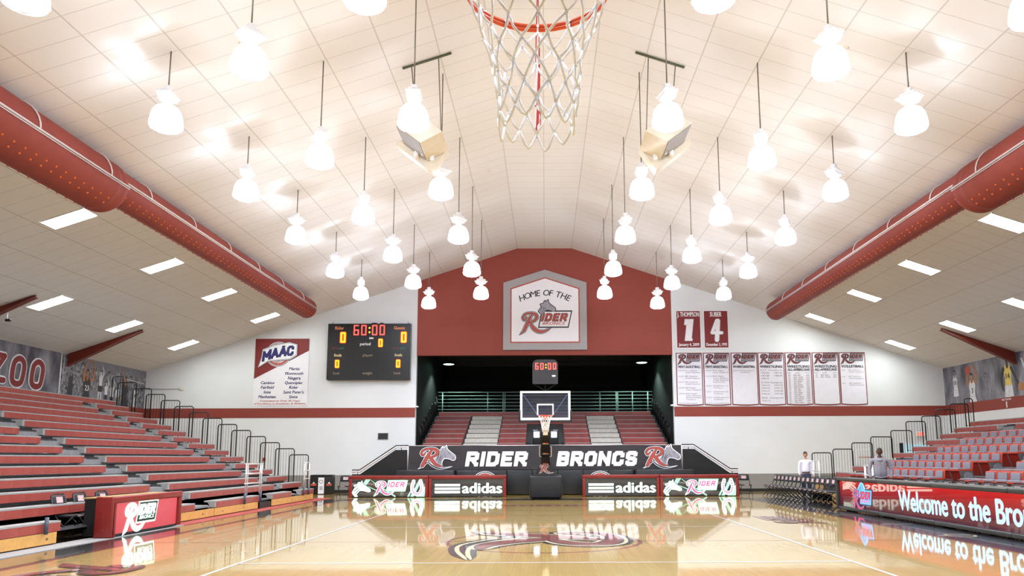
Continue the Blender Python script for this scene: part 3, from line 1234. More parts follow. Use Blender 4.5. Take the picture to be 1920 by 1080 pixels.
# ------------------------------------------------------------------ tapered steel rafter ends
for s, y, ln, txt in ((-1, 29.95, 2.9, 'left mural, farther of the two'), (-1, 23.5, 2.9, 'left mural, nearer of the two'),
                      (1, 30.35, 2.9, 'right mural')):
    m = MB()
    x0, x1 = XW - .02, XW - ln
    zt0, zt1 = ceil_z(x0) + .05, ceil_z(x1) + .03
    web = [(s * x0, zt0), (s * x1, zt1), (s * x1, zt1 - .10), (s * x0, zt0 - .52)]
    m.prism(web, 'y', y - .02, y + .02)
    fl = [(s * x0, zt0 - .52), (s * x1, zt1 - .10), (s * x1, zt1 - .12), (s * x0, zt0 - .55)]
    m.prism(fl, 'y', y - .11, y + .11)
    o = m.build('steel_beam', M['beam'])
    tag(o, 'dark red tapered steel rafter end above the %s' % (txt if 'two' in txt else txt), 'beam',
        'rafter ends under the outer slopes')
# small camera on the near left beam
m = empty('security_camera', (-16.75, 23.38, 5.95), label='small white bracket camera under the nearer left rafter end', cat='camera')
q = MB()
q.tube([(0, 0, .15), (0, 0, 0), (.05, -.05, -.07)], .02)
q.build('bracket', M['white'], m)
q = MB()
q.rbox(0, .16, -.1, -.02, -.14, -.06, .02)
q.build('camera_body', M['blackm'], m)

# ------------------------------------------------------------------ murals on the side walls
def figure(d, x, y, h, skin, top, short, arms, hair=None, num=None, numm=None, layer=1, legs=None):
    """player drawn in the mural; y = hip level, h = about 0.55 of the full height"""
    for sg in (-1, 1):
        d.stroke([(x + sg * .07 * h, y - .1 * h, .07 * h), (x + sg * .10 * h, y - .45 * h, .055 * h), (x + sg * .12 * h, y - .62 * h, .045 * h), (x + sg * .12 * h, y - .95 * h, .035 * h)], skin, layer)
        d.stroke([(x + sg * .06 * h, y + .02 * h, .09 * h), (x + sg * .10 * h, y - .36 * h, .105 * h)], short, layer + 1, 0, 3, caps=False)
    d.stroke([(x, y - .04 * h, .15 * h), (x, y + .16 * h, .135 * h), (x, y + .36 * h, .17 * h), (x, y + .46 * h, .13 * h)], top, layer + 2, caps=False)
    for sg in (-1, 1):
        d.stroke([(x + sg * .10 * h, y + .40 * h, .04 * h), (x + sg * .075 * h, y + .52 * h, .022 * h)], top, layer + 2, 0, 0)
    d.stroke([(x, y + .46 * h, .04 * h), (x, y + .60 * h, .036 * h)], skin, layer + 2, 0, 0)
    d.poly([(x - .06 * h, y + .52 * h), (x, y + .42 * h), (x + .06 * h, y + .52 * h)], skin, layer + 3)
    d.disc(x, y + .665 * h, .062 * h, skin, layer + 3, ry=.085 * h)
    d.poly([(x + .068 * h * math.cos(a), y + .69 * h + .075 * h * math.sin(a)) for a in [PI * k / 10 for k in range(11)]], hair or M['darkg'], layer + 4)
    for pts in arms:
        sgx = -1 if pts[0][0] < 0 else 1
        d.stroke([(x + (a + (sgx * .05)) * h, y + b * h, w * h * 1.15) for a, b, w in pts], skin, layer + 2)
    if num:
        d.text(num, x, y + .14 * h, .15 * h, numm, layer + 4, bold=.03)


Z0 = 3.94
zt = EAVE - .01
# left mural: local x runs along +Y (away from the camera)
d = Decal((-XW, 0, 0), (0, 1, 0), (0, 0, 1), (1, 0, 0), .003)
d.rect(12, Z0, 29.55, zt, M['mural'], 0)
d.build('sports_mural')
mu = bpy.data.objects['sports_mural']
tag(mu, 'grey smoky wall mural above the left bleachers behind the big red letters', 'mural', 'wall murals')
d = Decal((-XW, 0, 0), (0, 1, 0), (0, 0, 1), (1, 0, 0), .003)
d.lim = (Z0, EAVE - .012)
d.rect(29.62, Z0, 35.98, zt, M['crowd'], 0)
d.rect(31.3, Z0, 33.7, 4.45, M['midg'], 1)
d.rect(31.2, 5.35, 35.9, zt, M['midg'], 1)
sk = M['skinb']
figure(d, 31.35, 4.18, 1.45, sk, M['darkg'], M['darkg'],
       [[(-.1, .42, .04), (-.13, .62, .035), (.02, .93, .022), (.08, 1.0, .02)], [(.1, .42, .04), (.26, .58, .035), (.24, .95, .022), (.12, 1.0, .02)]],
       num='23', numm=M['paleg'])
figure(d, 34.25, 4.25, 1.35, sk, M['darkg'], M['darkg'],
       [[(-.1, .44, .035), (-.16, .7, .03), (-.2, .98, .02)], [(.02, .42, .035), (-.08, .15, .03), (-.32, -.02, .022)]], num=None)
d.disc(33.62, 4.45, .14, M['paleg'], 3, ry=.2)
figure(d, 35.05, 4.25, 1.0, M['midg'], M['paleg'], M['paleg'], [[(-.1, .4, .05), (-.3, .2, .04), (-.4, -.1, .03)]], num='8', numm=M['darkg'])
figure(d, 30.25, 4.45, .95, M['midg'], M['darkg'], M['darkg'], [[(-.1, .42, .04), (-.05, .75, .03), (.15, .98, .02)]], num=None,
       legs=[[(-.06, -.2, .05), (-.08, -.5, .045)], [(.04, -.2, .05), (.06, -.5, .045)]])
for xx, yy, hh in ((32.3, 4.7, .8), (32.75, 4.35, .7), (33.2, 4.3, .75)):
    figure(d, xx, yy, hh, M['paleg'], M['paleg'], M['darkg'], [[(.1, .42, .04), (.2, .7, .03), (.05, .98, .02)]], legs=[[(0, -.2, .04), (.02, -.5, .03)]])
d.stroke([(33.3, 5.2, .01), (35.8, 5.1, .02)], M['paleg'], 2, 0, 0)
d.stroke([(29.72, 4.5, .012), (29.76, 5.68, .012)], M['paleg'], 2, 0, 0)
d.build('sports_mural')
tag(bpy.data.objects['sports_mural.001'], 'wall mural of players with arms raised before a crowd, left wall corner', 'mural', 'wall murals')
# big wall letters
zoo = empty('wall_lettering', (-XW, 26.6, 4.2), label='big brick red letters with white edges on the left mural', cat='lettering')
for q, (ch, yc, zb, h, w) in enumerate((('Z', 25.75, 4.25, .98, .95), ('O', 26.82, 4.22, .98, .78), ('O', 27.86, 4.22, .98, .78))):
    q = Decal((-XW, yc, zb), (0, 1, 0), (0, 0, 1), (1, 0, 0), .02)
    if ch == 'O':
        pts = [(.07, .1), (.1, .72), (.22, .96), (.42, 1.02), (.66, .96), (.76, .72), (.70, .1 + .18), (.58, .02), (.36, -.04), (.16, .0)]
        c2 = catmull([(a * .98 - .03, b * h, .105) for a, b in
                      ((.08, .22), (.12, .74), (.30, .94), (.52, .94), (.68, .74), (.62, .22), (.48, .05), (.22, .05))], 4, True)
        c2.append(c2[0])
        q.stroke(c2, M['wprint'], 0, .055, 0, caps=False)
        q.stroke(c2, M['maroon'], 1, 0, 0, caps=False)
    else:
        zz = [(.0, .90, .1), (.66, .90, .1), (.05, .06, .1), (.7, .06, .1)]
        q.stroke(zz, M['wprint'], 0, .055, 0)
        q.stroke(zz, M['maroon'], 1, 0, 0)
    wpart(q, 'letter', None, zoo)
# right mural; local x runs along -Y so that text reads from inside
d = Decal((XW, 0, 0), (0, -1, 0), (0, 0, 1), (-1, 0, 0), .003)
d.lim = (Z0, EAVE - .012)
d.rect(-35.98, Z0, -12, zt, M['mural'], 0)


def armsup(ball=False):
    return [[(-.1, .42, .045), (-.2, .62, .04), (-.12, .95, .025)], [(.1, .42, .045), (.2, .68, .04), (.04, 1.0, .025)]]


figure(d, -34.95, 4.68, 1.08, M['midg'], M['paleg'], M['paleg'], [[(.12, .42, .04), (.32, .38, .035), (.38, .5, .03)], [(-.12, .4, .04), (-.2, .15, .035), (-.1, -.02, .03)]],
       num='35', numm=M['darkg'], legs=[[(-.05, -.2, .06), (.2, -.52, .05)], [(.03, -.2, .06), (.35, -.48, .05)]])
figure(d, -33.6, 4.12, 1.45, M['skinb'], M['paleg'], M['paleg'], armsup(), num='3', numm=M['darkg'])
d.disc(-33.85, 5.36, .2, M['brick'], 4)
figure(d, -32.5, 4.4, .95, M['midg'], M['midg'], M['midg'], armsup(), legs=[[(0, -.2, .05), (.05, -.5, .04)]])
figure(d, -30.95, 4.48, 1.50, M['darkg'], M['yellow'], M['paleg'], [[(.12, .42, .045), (.3, .12, .035), (.38, 0, .03)], [(-.13, .42, .05), (-.25, .15, .04), (-.2, -.15, .03)]],
       num='14', numm=M['darkg'])
d.disc(-30.15, 4.3, .18, M['skinb'], 4)
figure(d, -29.6, 4.4, 1.1, M['paleg'], M['paleg'], M['darkg'], [[(-.1, .42, .035), (-.3, .9, .03)], [(.12, .4, .035), (.3, .05, .03)]], num=None,
       legs=[[(-.05, -.2, .05), (-.08, -.45, .05)]])
figure(d, -27.6, 4.3, 1.25, M['midg'], M['midg'], M['darkg'], armsup())
d.build('sports_mural')
tag(bpy.data.objects['sports_mural.002'], 'wall mural of basketball players above the right bleachers', 'mural', 'wall murals')
d = Decal((XW - .006, 31.2, 3.48), (0, -1, 0), (0, 0, 1), (-1, 0, 0), .003)
d.text('SECTION', 0, .35, .07, M['wprint'], 0, w=.62, bold=.02)
d.rect(-.035, .05, .035, .30, M['wprint'], 0)
d.build('section_sign')
tag(bpy.data.objects['section_sign'], 'small white SECTION 1 lettering on the red stripe, right wall', 'sign')

# ------------------------------------------------------------------ things on the far wall
def wall_decal(x, z, y=YW, lift=.003):
    return Decal((x, y, z), (1, 0, 0), (0, 0, 1), (0, -1, 0), lift)


# sign over the opening
sg = empty('home_sign', (0.03, YW, 6.66), label='white pentagonal HOME OF THE sign with a horse logo in a grey frame', cat='sign')


def penta(hw, z0, z1, zt):
    return [(-hw, z0), (hw, z0), (hw, z1), (0, zt), (-hw, z1)]


for nm, hw, z0, z1, zt_, y0, mm in (('frame', 2.0, 0, 3.27, 3.91, .10, M['gframe']), ('red_edge', 1.66, .33, 2.99, 3.53, .115, M['brick']),
                                  ('panel', 1.60, .39, 2.94, 3.47, .125, M['wprint'])):
    q = MB()
    q.prism([(x, z) for x, z in penta(hw, z0, z1, zt_)], 'y', -y0, 0)
    q.build(nm, mm, sg)
for nm in ('lettering',):
    d = Decal((0, -.125, 0), (1, 0, 0), (0, 0, 1), (0, -1, 0), .003)
    txt = 'HOME OF THE'
    adv = []
    for ch in txt:
        if ch == ' ':
            adv.append(.20)
        else:
            g_ = text_geo(ch, 0.0, .15)
            adv.append((g_[3] - g_[2]) * .29 / .69 + .06)
    tot = sum(adv)
    px = -tot / 2
    for ch, aw in zip(txt, adv):
        xc = px + aw / 2
        px += aw
        t = xc / (tot / 2)
        if ch != ' ':
            d.text(ch, xc * 2.36 / tot, 2.62 - .30 * t * t, .29, M['dprint'], 0, bold=.012, shear=.15, rot=-t * .40)
    d.build('lettering', sg)
    d = Decal((0, -.125, 0), (1, 0, 0), (0, 0, 1), (0, -1, 0), .003)
    wordmark(d, -1.15, .85, 2.35, M['brick'], M['wprint'], M['dprint'], 0, horse=M['gprint'])
    d.build('horse_logo', sg)

# conference banner
cb = empty('conference_banner', (-12.5, YW, 4.05), label='red and white cloth banner listing conference schools beside the scoreboard', cat='banner')


def cloth(w, h, mm, parent, name='cloth', wave=.008, y0=-.02, sag=.0, z0=0.0):
    q = MB()
    nx, nz = 16, 20
    vs = []
    for j in range(nz + 1):
        for i in range(nx + 1):
            x = -w / 2 + w * i / nx
            z = z0 + h * j / nz
            fr_ = 1 - j / nz
            yy = y0 + wave * fr_ * math.sin(i * 1.9 + .6) * .5
            zz = z - (sag * (1 - (2 * i / nx - 1) ** 2) if j == 0 else 0)
            vs.append((x, yy, zz))
    fs = [(j * (nx + 1) + i, j * (nx + 1) + i + 1, (j + 1) * (nx + 1) + i + 1, (j + 1) * (nx + 1) + i) for j in range(nz) for i in range(nx)]
    nb = len(vs)
    vs2 = [(x, y + .006, z) for x, y, z in vs]
    fs2 = [tuple(nb + i for i in f[::-1]) for f in fs]
    q.add(vs + vs2, fs + fs2, 0, True)
    return q.build(name, mm, parent)


cloth(2.57, 3.2, M['wprint'], cb)
d = Decal((0, -.028, 0), (1, 0, 0), (0, 0, 1), (0, -1, 0), .003)
d.poly([(-1.28, 3.2), (-1.28, 1.28), (1.28, 2.62), (1.28, 3.2)], M['maroon'], 0)
d.build('red_field', cb)
d = Decal((-.17, -.030, 2.45), (1, 0, 0), (0, 0, 1), (0, -1, 0), .003)
for r, mm in ((.60, M['wprint']), (.575, M['dprint']), (.55, M['wprint']), (.53, M['brick']), (.36, M['wprint']), (.335, M['dprint']), (.32, M['wprint'])):
    d.disc(0, 0, r, mm, [.60, .575, .55, .53, .36, .335, .32].index(r), 36)
for g, mm, ly in ((.13, M['dprint'], 8), (.11, M['wprint'], 9), (.085, M['dprint'], 10), (.07, M['wprint'], 11)):
    d.poly([(-.82 - g, -.52 - g), (-.45, -.22 - g), (.55 + g * .4, -.14 - g), (.78 + g, .06 - g), (.78 + g, .40 + g * .6), (.5, .46 + g), (-.2, .34 + g),
            (-.64 - g, .12 + g), (-.66 - g, -.1)], mm, ly)
def arch(X, Y):
    return X, Y + .20 * (X + .6) - .12 * X * X


block_text(d, 'MAAC', .0, -.28, .50, 1.46, M['wprint'], 11, hw=.13, shear=.1, grow=.03, gap=.06, lift_fn=arch)
block_text(d, 'MAAC', .0, -.28, .50, 1.46, M['navy'], 12, hw=.13, shear=.1, gap=.06, lift_fn=arch)
n = 14
for t, top in (('METRO ATLANTIC', True), ('ATHLETIC CONFERENCE', False)):
    for i, ch in enumerate(t):
        if ch == ' ':
            continue
        f = (i + .5) / len(t)
        a = (math.radians(140) - f * math.radians(95)) if top else (math.radians(215) + f * math.radians(105))
        d.text(ch, .445 * math.cos(a), .445 * math.sin(a), .07, M['wprint'], 7, rot=a - PI / 2 if top else a + PI / 2, bold=.01, res=1)
d.build('round_emblem', cb)
d = Decal((0, -.028, 0), (1, 0, 0), (0, 0, 1), (0, -1, 0), .003)
for i, t in enumerate(('Marist', 'Monmouth', 'Niagara', 'Quinnipiac', 'Rider', "Saint Peter's", 'Siena')):
    d.text(t, .62, 1.69 - i * .222, .135, M['navy'], 0, bold=.02, shear=.2, maxw=1.25)
for i, t in enumerate(('Canisius', 'Fairfield', 'Iona', 'Manhattan')):
    d.text(t, -.62, 1.03 - i * .222, .135, M['navy'], 0, bold=.02, shear=.2, maxw=1.1)
d.text('Committed to Over 30 Years', 0, .19, .085, M['brick'], 0, bold=.01, shear=.2, w=1.9)
d.text('of Excellence in Academics & Athletics', 0, .06, .085, M['brick'], 0, bold=.01, shear=.2, w=2.45)
d.build('lettering', cb)

# scoreboard
sb = empty('scoreboard', (-8.31, YW, 5.28), label='black wall scoreboard with lit red and amber digits', cat='scoreboard')
q = MB()
q.box(-1.94, 1.94, -.28, 0, 0, 2.62)
q.build('cabinet', M['blacksc'], sb)
q = MB()
for a in (-1.96, 1.93):
    q.box(a, a + .03, -.295, .0, -.02, 2.64)
q.box(-1.96, 1.96, -.295, 0, -.03, 0)
q.box(-1.96, 1.96, -.295, 0, 2.61, 2.64)
q.build('frame', M['blackm'], sb)
q = MB()
for x in (-1.8, 1.8):
    q.tube([(x, -.1, 2.6), (x, -.1, 2.75)], .012)
for x in (.15, .25, .55):
    q.rbox(x - .08, x + .08, -.2, -.08, 2.62, 2.70, .02)
q.build('top_bracket', M['blackm'], sb)
FY = -.281
d = Decal((0, FY, 0), (1, 0, 0), (0, 0, 1), (0, -1, 0), .003)
seg_digits(d, '60:00', -.76, 2.07, .52, M['ledred'], None, 0, thick=.075, gap=.17)
d.build('clock_digits', sb)
for nm, x, z, h in (('home_score', -1.38, 1.72, .52), ('guest_score', 1.50, 1.72, .52), ('period_digit', .44, 1.52, .39), ('home_fouls', -1.58, .53, .38),
                    ('guest_fouls', 1.30, .53, .38)):
    d = Decal((0, FY, 0), (1, 0, 0), (0, 0, 1), (0, -1, 0), .003)
    seg_digits(d, '0', x, z, h, M['amber'], M['amber_r'], 0, thick=.10)
    d.build(nm, sb)
d = Decal((0, FY, 0), (1, 0, 0), (0, 0, 1), (0, -1, 0), .003)
d.text('Rider', -1.42, 2.36, .15, M['lab_o'], 0, w=.42, bold=.03)
d.text('Guests', 1.42, 2.36, .15, M['lab_o'], 0, w=.52, bold=.03)
d.text('period', -.18, 1.60, .14, M['lab_w'], 0, w=.5, bold=.03)
d.rect(.0, 1.90, .2, 1.98, M['lab_w'], 0)
d.text('bonus', -1.60, 1.43, .10, M['lab_r'], 0, w=.28)
d.text('poss.', -1.28, 1.43, .10, M['lab_t'], 0, w=.24)
d.text('bonus', 1.28, 1.43, .10, M['lab_r'], 0, w=.28)
d.text('poss.', 1.60, 1.43, .10, M['lab_t'], 0, w=.24)
d.text('fouls', -1.46, 1.07, .13, M['lab_y'], 0, w=.36, bold=.03)
d.text('fouls', 1.40, 1.07, .13, M['lab_y'], 0, w=.36, bold=.03)
d.text('player', -.04, 1.07, .12, M['lab_d'], 0, w=.48, bold=.02)
d.text('weight', -.04, .22, .12, M['lab_d'], 0, w=.48, bold=.02)
d.text('bout', -1.50, .22, .12, M['lab_d'], 0, w=.3, bold=.02)
d.text('bout', 1.36, .22, .12, M['lab_d'], 0, w=.3, bold=.02)
d.build('lettering', sb)

# retired number banners
for x, nm, num, date, nw in ((6.89, 'J. THOMPSON', '1', 'January 4, 2009', 1.05), (8.21, 'SUBER', '4', 'December 3, 1993', .56)):
    b = empty('number_banner', (x, YW, 6.70), label='red cloth banner reading %s over a big white %s' % (nm.title(), num), cat='banner',
              group='retired number banners')
    cloth(1.20, 1.86, M['wprint'], b, sag=.03)
    d = Decal((0, -.028, 0), (1, 0, 0), (0, 0, 1), (0, -1, 0), .003)
    d.rect(-.56, .05, .56, 1.82, M['maroon'], 0)
    d.build('red_field', b)
    d = Decal((0, -.031, 0), (1, 0, 0), (0, 0, 1), (0, -1, 0), .003)
    d.text(nm, 0, 1.55, .22, M['wprint'], 0, w=nw, bold=.03)
    gg = M['gprint']
    if num == '1':
        for g, mm, ly in ((.022, gg, 0), (0, M['wprint'], 1)):
            d.poly([(-.19 - g, .38 - g), (.16 + g, .38 - g), (.17 + g, .48 + g), (.13 + g, .48 + g), (.25 + g, 1.42 + g), (-.16 - g, 1.42 + g),
                    (-.20 - g, 1.15 - g), (-.10, 1.15 - g)], mm, ly)
    else:
        for g, mm, ly in ((.022, gg, 0), (0, M['wprint'], 1)):
            d.stroke([(.02, .42, .1), (.10, 1.34, .1)], mm, ly, g, 0)
            d.stroke([(.04, 1.36, .07), (-.20, .76, .07), (.26, .76, .07)], mm, ly, g, 0)
    d.text(date, 0, .13, .14, M['wprint'], 0, w=.98, bold=.03)
    d.build('lettering', b)

# championship banners
BN = [
    (6.87, "MEN'S BASKETBALL", None, [('1983-84', ['ECC Champions', 'NCAA Tournament']), ('1992-93', ['NEC Champions', 'NCAA Tournament']),
                                      ('1993-94', ['NEC Champions', 'NCAA Tournament']), ('1994-95', ['NEC Regular', 'Season Champions']),
                                      ('1997-98', ['MAAC Regular', 'Season Champions', 'National Invitation', 'Tournament']),
                                      ('2001-02', ['MAAC Regular', 'Season Champions'])]),
    (8.17, "MEN'S BASKETBALL", None, [('2004-05', ['MAAC Regular', 'Season Champions']),
                                      ('2007-08', ['MAAC Regular', 'Season Champions', 'College Basketball', 'Invitational']),
                                      ('2008-09', ['CollegeInsider.com', 'Tournament']), ('2010-11', ['CollegeInsider.com', 'Tournament']),
                                      ('2012-13', ['CollegeInsider.com', 'Tournament']), ('2014-15', ['College Basketball', 'Invitational'])]),
    (9.48, "WOMEN'S BASKETBALL", None, [('2016-17', ['National Invitation', 'Tournament'])]),
    (10.76, 'WRESTLING', None, 'W'),
    (12.05, 'WRESTLING', 'ALL-AMERICANS', 15),
    (13.34, 'WRESTLING', 'ALL-AMERICANS', 2),
    (14.62, 'VOLLEYBALL', None, [('1994', ['NEC Champions', 'NCAA Tournament']), ('1995', ['NEC Champions', 'NCAA Tournament']),
                                 ('1996', ['NEC Champions', 'NCAA Tournament'])]),
]
descs = ["men's basketball with six titles from 1983, leftmost of the row", "men's basketball with titles from 2004, second of the row",
         "women's basketball, mostly blank, third of the row", 'wrestling with many season dates, fourth of the row',
         'wrestling all-americans with a long name list, fifth of the row', 'wrestling all-americans, mostly blank, sixth of the row',
         'volleyball, last of the row on the right']
for (x, t1, t2, rows), ds in zip(BN, descs):
    b = empty('championship_banner', (x, YW, 4.02), label='white banner for ' + ds, cat='banner', group='championship banners on the far wall')
    cloth(1.25, 2.48, M['maroon'], b, wave=.01, sag=.04)
    cloth(1.17, 2.40, M['banner'], b, name='white_panel', wave=.01, sag=.03, y0=-.028, z0=.04)
    d = Decal((0, -.038, 0), (1, 0, 0), (0, 0, 1), (0, -1, 0), .002)
    wordmark(d, -.52, 1.97, 1.05, M['maroon'], M['gprint'], M['dprint'], 0)
    d.build('wordmark_logo', b)
    d = Decal((0, -.038, 0), (1, 0, 0), (0, 0, 1), (0, -1, 0), .002)
    d.text(t1, 0, 1.75, .115, M['dprint'], 0, w=1.06, bold=.035, shear=.15)
    z = 1.65
    if t2:
        d.text(t2, 0, 1.60, .115, M['dprint'], 0, w=1.06, bold=.035, shear=.15)
        z = 1.50
    if rows == 'W':
        yy = 1.60
        for ln in (('ECC Champions',), ('1983-84', '1985-86'), ('1987-88', '1988-89'), ('1989-90', ''), None, ('ECWA Champions',), ('1990-91', '1992-93'),
                   ('1993-94', '1995-96'), ('1996-97', '1997-98'), ('1998-99', '1999-00'), None, ('EWL  Champions',), ('2015-16', '')):
            if ln is None:
                yy -= .05
                continue
            if len(ln) == 1:
                d.text(ln[0], 0, yy, .075, M['tprint'], 0, w=1.0, res=1)
            else:
                d.text(ln[0], -.5, yy, .075, M['tprint'], 0, w=.38, align='l', res=1)
                if ln[1]:
                    d.text(ln[1], .5, yy, .075, M['tprint'], 0, w=.38, align='r', res=1)
            yy -= .135
    elif isinstance(rows, int):
        for tx, xx in (('YEAR', -.46), ('NAME', -.06), ('WEIGHT', .42)):
            d.text(tx, xx, 1.47, .05, M['tprint'], 0, w=.17 if tx == 'YEAR' else .22, res=1)
        rr = random.Random(int(x * 10))
        for i in range(rows):
            yy = 1.38 - i * .094
            d.rect(-.50, yy, -.40, yy + .022, M['tprint'], 0)
            x1 = -.24 + rr.uniform(.1, .16)
            d.rect(-.26, yy, x1, yy + .022, M['tprint'], 0)
            d.rect(x1 + .04, yy, x1 + .04 + rr.uniform(.12, .28), yy + .022, M['tprint'], 0)
            d.rect(.34, yy, .50, yy + .022, M['tprint'], 0)
    else:
        yy = 1.66
        for yr, lns in rows:
            yy -= .06
            d.text(yr, -.53, yy, .055, M['tprint'], 0, w=.26 if len(yr) > 4 else .15, align='l', res=1)
            for i, ln in enumerate(lns):
                d.text(ln, -.21 + (.02 if i else 0), yy, .058, M['tprint'], 0, w=min(.72, .045 * len(ln)), align='l', res=1)
                yy -= .092
            yy -= .01
            if rows and len(rows) > 3:
                yy -= .02
            else:
                yy -= .06
    d.build('lettering', b)

# small wall things
for xx, zz, lab in ((-6.02, 3.98, 'left'), (6.0, 4.0, 'right')):
    q = MB()
    q.rbox(xx - .07, xx + .07, YW - .16, YW + .1, zz - .035, zz + .035, .02)
    tag(q.build('jamb_bracket', M['white']), 'small white bracket on the %s jamb of the opening' % lab, 'bracket')
q = empty('wall_vent', (-7.59, YW, 2.45), label='small dark louvred vent low on the white far wall', cat='vent')
a = MB()
a.box(-.25, .25, -.03, 0, 0, .31)
a.build('frame', M['grey'], q)
a = MB()
for i in range(7):
    a.box(-.21, .21, -.045, -.031, .03 + i * .037, .055 + i * .037)
a.box(-.22, .22, -.034, -.03, .02, .29)
a.build('louvres', M['grating'], q)
q = MB()
q.rbox(-13.18, -13.06, YW - .06, YW, 1.47, 1.63, .02)
tag(q.build('fire_alarm', M['exitr'] if False else mat('alarm_red', (170, 40, 34), .4)), 'small red fire alarm box on the far wall behind the rails', 'alarm')
q = empty('junction_box', (-17.18, YW, 4.8), label='small beige junction box with a conduit on the far left wall', cat='box')
a = MB()
a.rbox(-.08, .08, -.07, 0, 0, .12, .02)
a.build('box_body', M['beige'], q)
a = MB()
a.tube([(-1.6, -.03, .06), (-.08, -.03, .06)], .012)
a.build('conduit', M['grey'], q)
q = empty('exit_sign', (17.62, YW, 2.50), label='white EXIT sign with red letters on the far right wall', cat='sign')
a = MB()
a.rbox(-.19, .19, -.07, 0, 0, .22, .015)
a.build('sign_body', M['white'], q)
d = Decal((0, -.071, 0), (1, 0, 0), (0, 0, 1), (0, -1, 0), .003)
d.text('EXIT', 0, .04, .145, M['exitr'], 0, w=.30, bold=.03)
d.build('lettering', q)
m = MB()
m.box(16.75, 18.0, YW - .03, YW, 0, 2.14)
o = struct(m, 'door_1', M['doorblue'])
m = MB()
m.box(16.6, 16.75, YW - .06, YW, 0, 2.2)
m.box(18.0, 18.12, YW - .06, YW, 0, 2.2)
m.build('door_frame', M['black'], o)
q = empty('wall_notice', (14.95, YW, 1.2), label='pale framed notice on the far wall behind the right guard rails', cat='notice')
a = MB()
a.box(-.40, .40, -.02, 0, 0, .74)
a.build('frame', M['wprint'], q)
a = MB()
a.box(-.36, .36, -.024, -.02, .04, .70)
a.build('panel', M['wall'], q)
d = Decal((0, -.024, 0), (1, 0, 0), (0, 0, 1), (0, -1, 0), .003)
for i in range(11):
    d.rect(-.3 + i * .055, .32, -.3 + i * .055 + .035, .37, M['brick'], 0)
d.build('printed_line', q)


# ------------------------------------------------------------------ bleachers
RISE = .245


def bench(s, x, z, y0, y1, par, both=False):
    """one plank seat with red face; s=-1 left bank, +1 right bank; x = court-side edge"""
    m = MB()
    xb = x + s * .30
    prof = [(x - s * .006, z), (xb, z), (xb, z - .035), (x + s * .20, z - .04), (x + s * .12, z - .175), (x + s * .004, z - .175), (x + s * .004, z - .03), (x - s * .006, z - .03)]
    m.prism(prof, 'y', y0, y1)
    o = wpart(m, 'bench_seat', M['grey'], par)
    fix_normals(o)
    f = MB()
    f.box(min(x - s * .004, x + s * .006), max(x - s * .004, x + s * .006), y0 + .10, y1, z - .185, z - .032)
    fo = f.build('bench_face', M['face'])
    fo.parent = o
    fo.matrix_parent_inverse = o.matrix_parent_inverse.copy()
    fo.matrix_parent_inverse = Matrix.Translation(-Vector(par.location)).inverted() @ Matrix.Translation(-Vector(par.location))
    fo.matrix_parent_inverse = Matrix.Identity(4)
    return o


def bleacher(s, xs, zs, y0, y1, segs, aisles, par, base_gap=()):
    """xs: court-side edge of each bench; segs(i) -> bench spans"""
    n = len(xs)
    for i in range(n):
        x, z = xs[i], zs[i]
        xn = xs[i + 1] if i + 1 < n else x + s * .75
        dz = z - .43 + .0        # deck the sitter's feet stand on in front of this bench
        # deck behind this bench (= footboard of the next row)
        zd = z - .20
        m = MB()
        a, b = sorted((x + s * .10, xn + s * .12))
        m.box(a, b, y0, y1, zd - .03, zd)
        wpart(m, 'footboard', M['deck'], par)
        m = MB()
        a, b = sorted((x + s * .10, x + s * .13))
        lo = (zs[i - 1] - .20) if i else .27
        m.box(a, b, y0, y1, lo, zd - .03)
        wpart(m, 'riser', M['deckd'], par)
        for (a0, a1) in segs(i):
            bench(s, x, z, a0, a1, par)
        for (a0, a1) in aisles:
            if i == 0 and not any(abs(a0 - g[1]) < .3 or abs(a1 - g[0]) < .3 for g in segs(0)):
                continue
            if i < n - 1 and (segs(i + 1) and not any(g[0] < (a0 + a1) / 2 < g[1] for g in segs(i))):
                m = MB()
                e = x - s * .02 if i else x + s * .02
                lo = (zs[i - 1] - .20) if i else .02
                p, q = sorted((e, x + s * .13))
                m.box(p, q, a0 + .06, a1 - .04, lo, lo + .1225)
                m.box(min(x + s * .1, x + s * .42), max(x + s * .1, x + s * .42), a0 + .06, a1 - .04, zd, zd + .1)
                wpart(m, 'aisle_step', M['deck'], par)


NL = 15
LX = [-(8.95 + .58 * i) for i in range(NL)]
LZ_ = [.43 + RISE * i for i in range(NL)]
Y0L, Y1L = 6.0, 30.25
bl = empty('bleacher', (-8.95, 18, 0), label='left bank of red faced bleacher benches rising to the mural', cat='bleacher')


def seg_left(i):
    if i == 0:
        return [(Y0L, 14.39), (18.3, 19.85), (21.05, 24.35), (25.40, 27.35), (28.42, Y1L - .3)]
    if i == NL - 1:
        return [(Y0L, Y1L)]
    return [(Y0L, 19.8), (20.75, 27.2), (28.0, Y1L)]


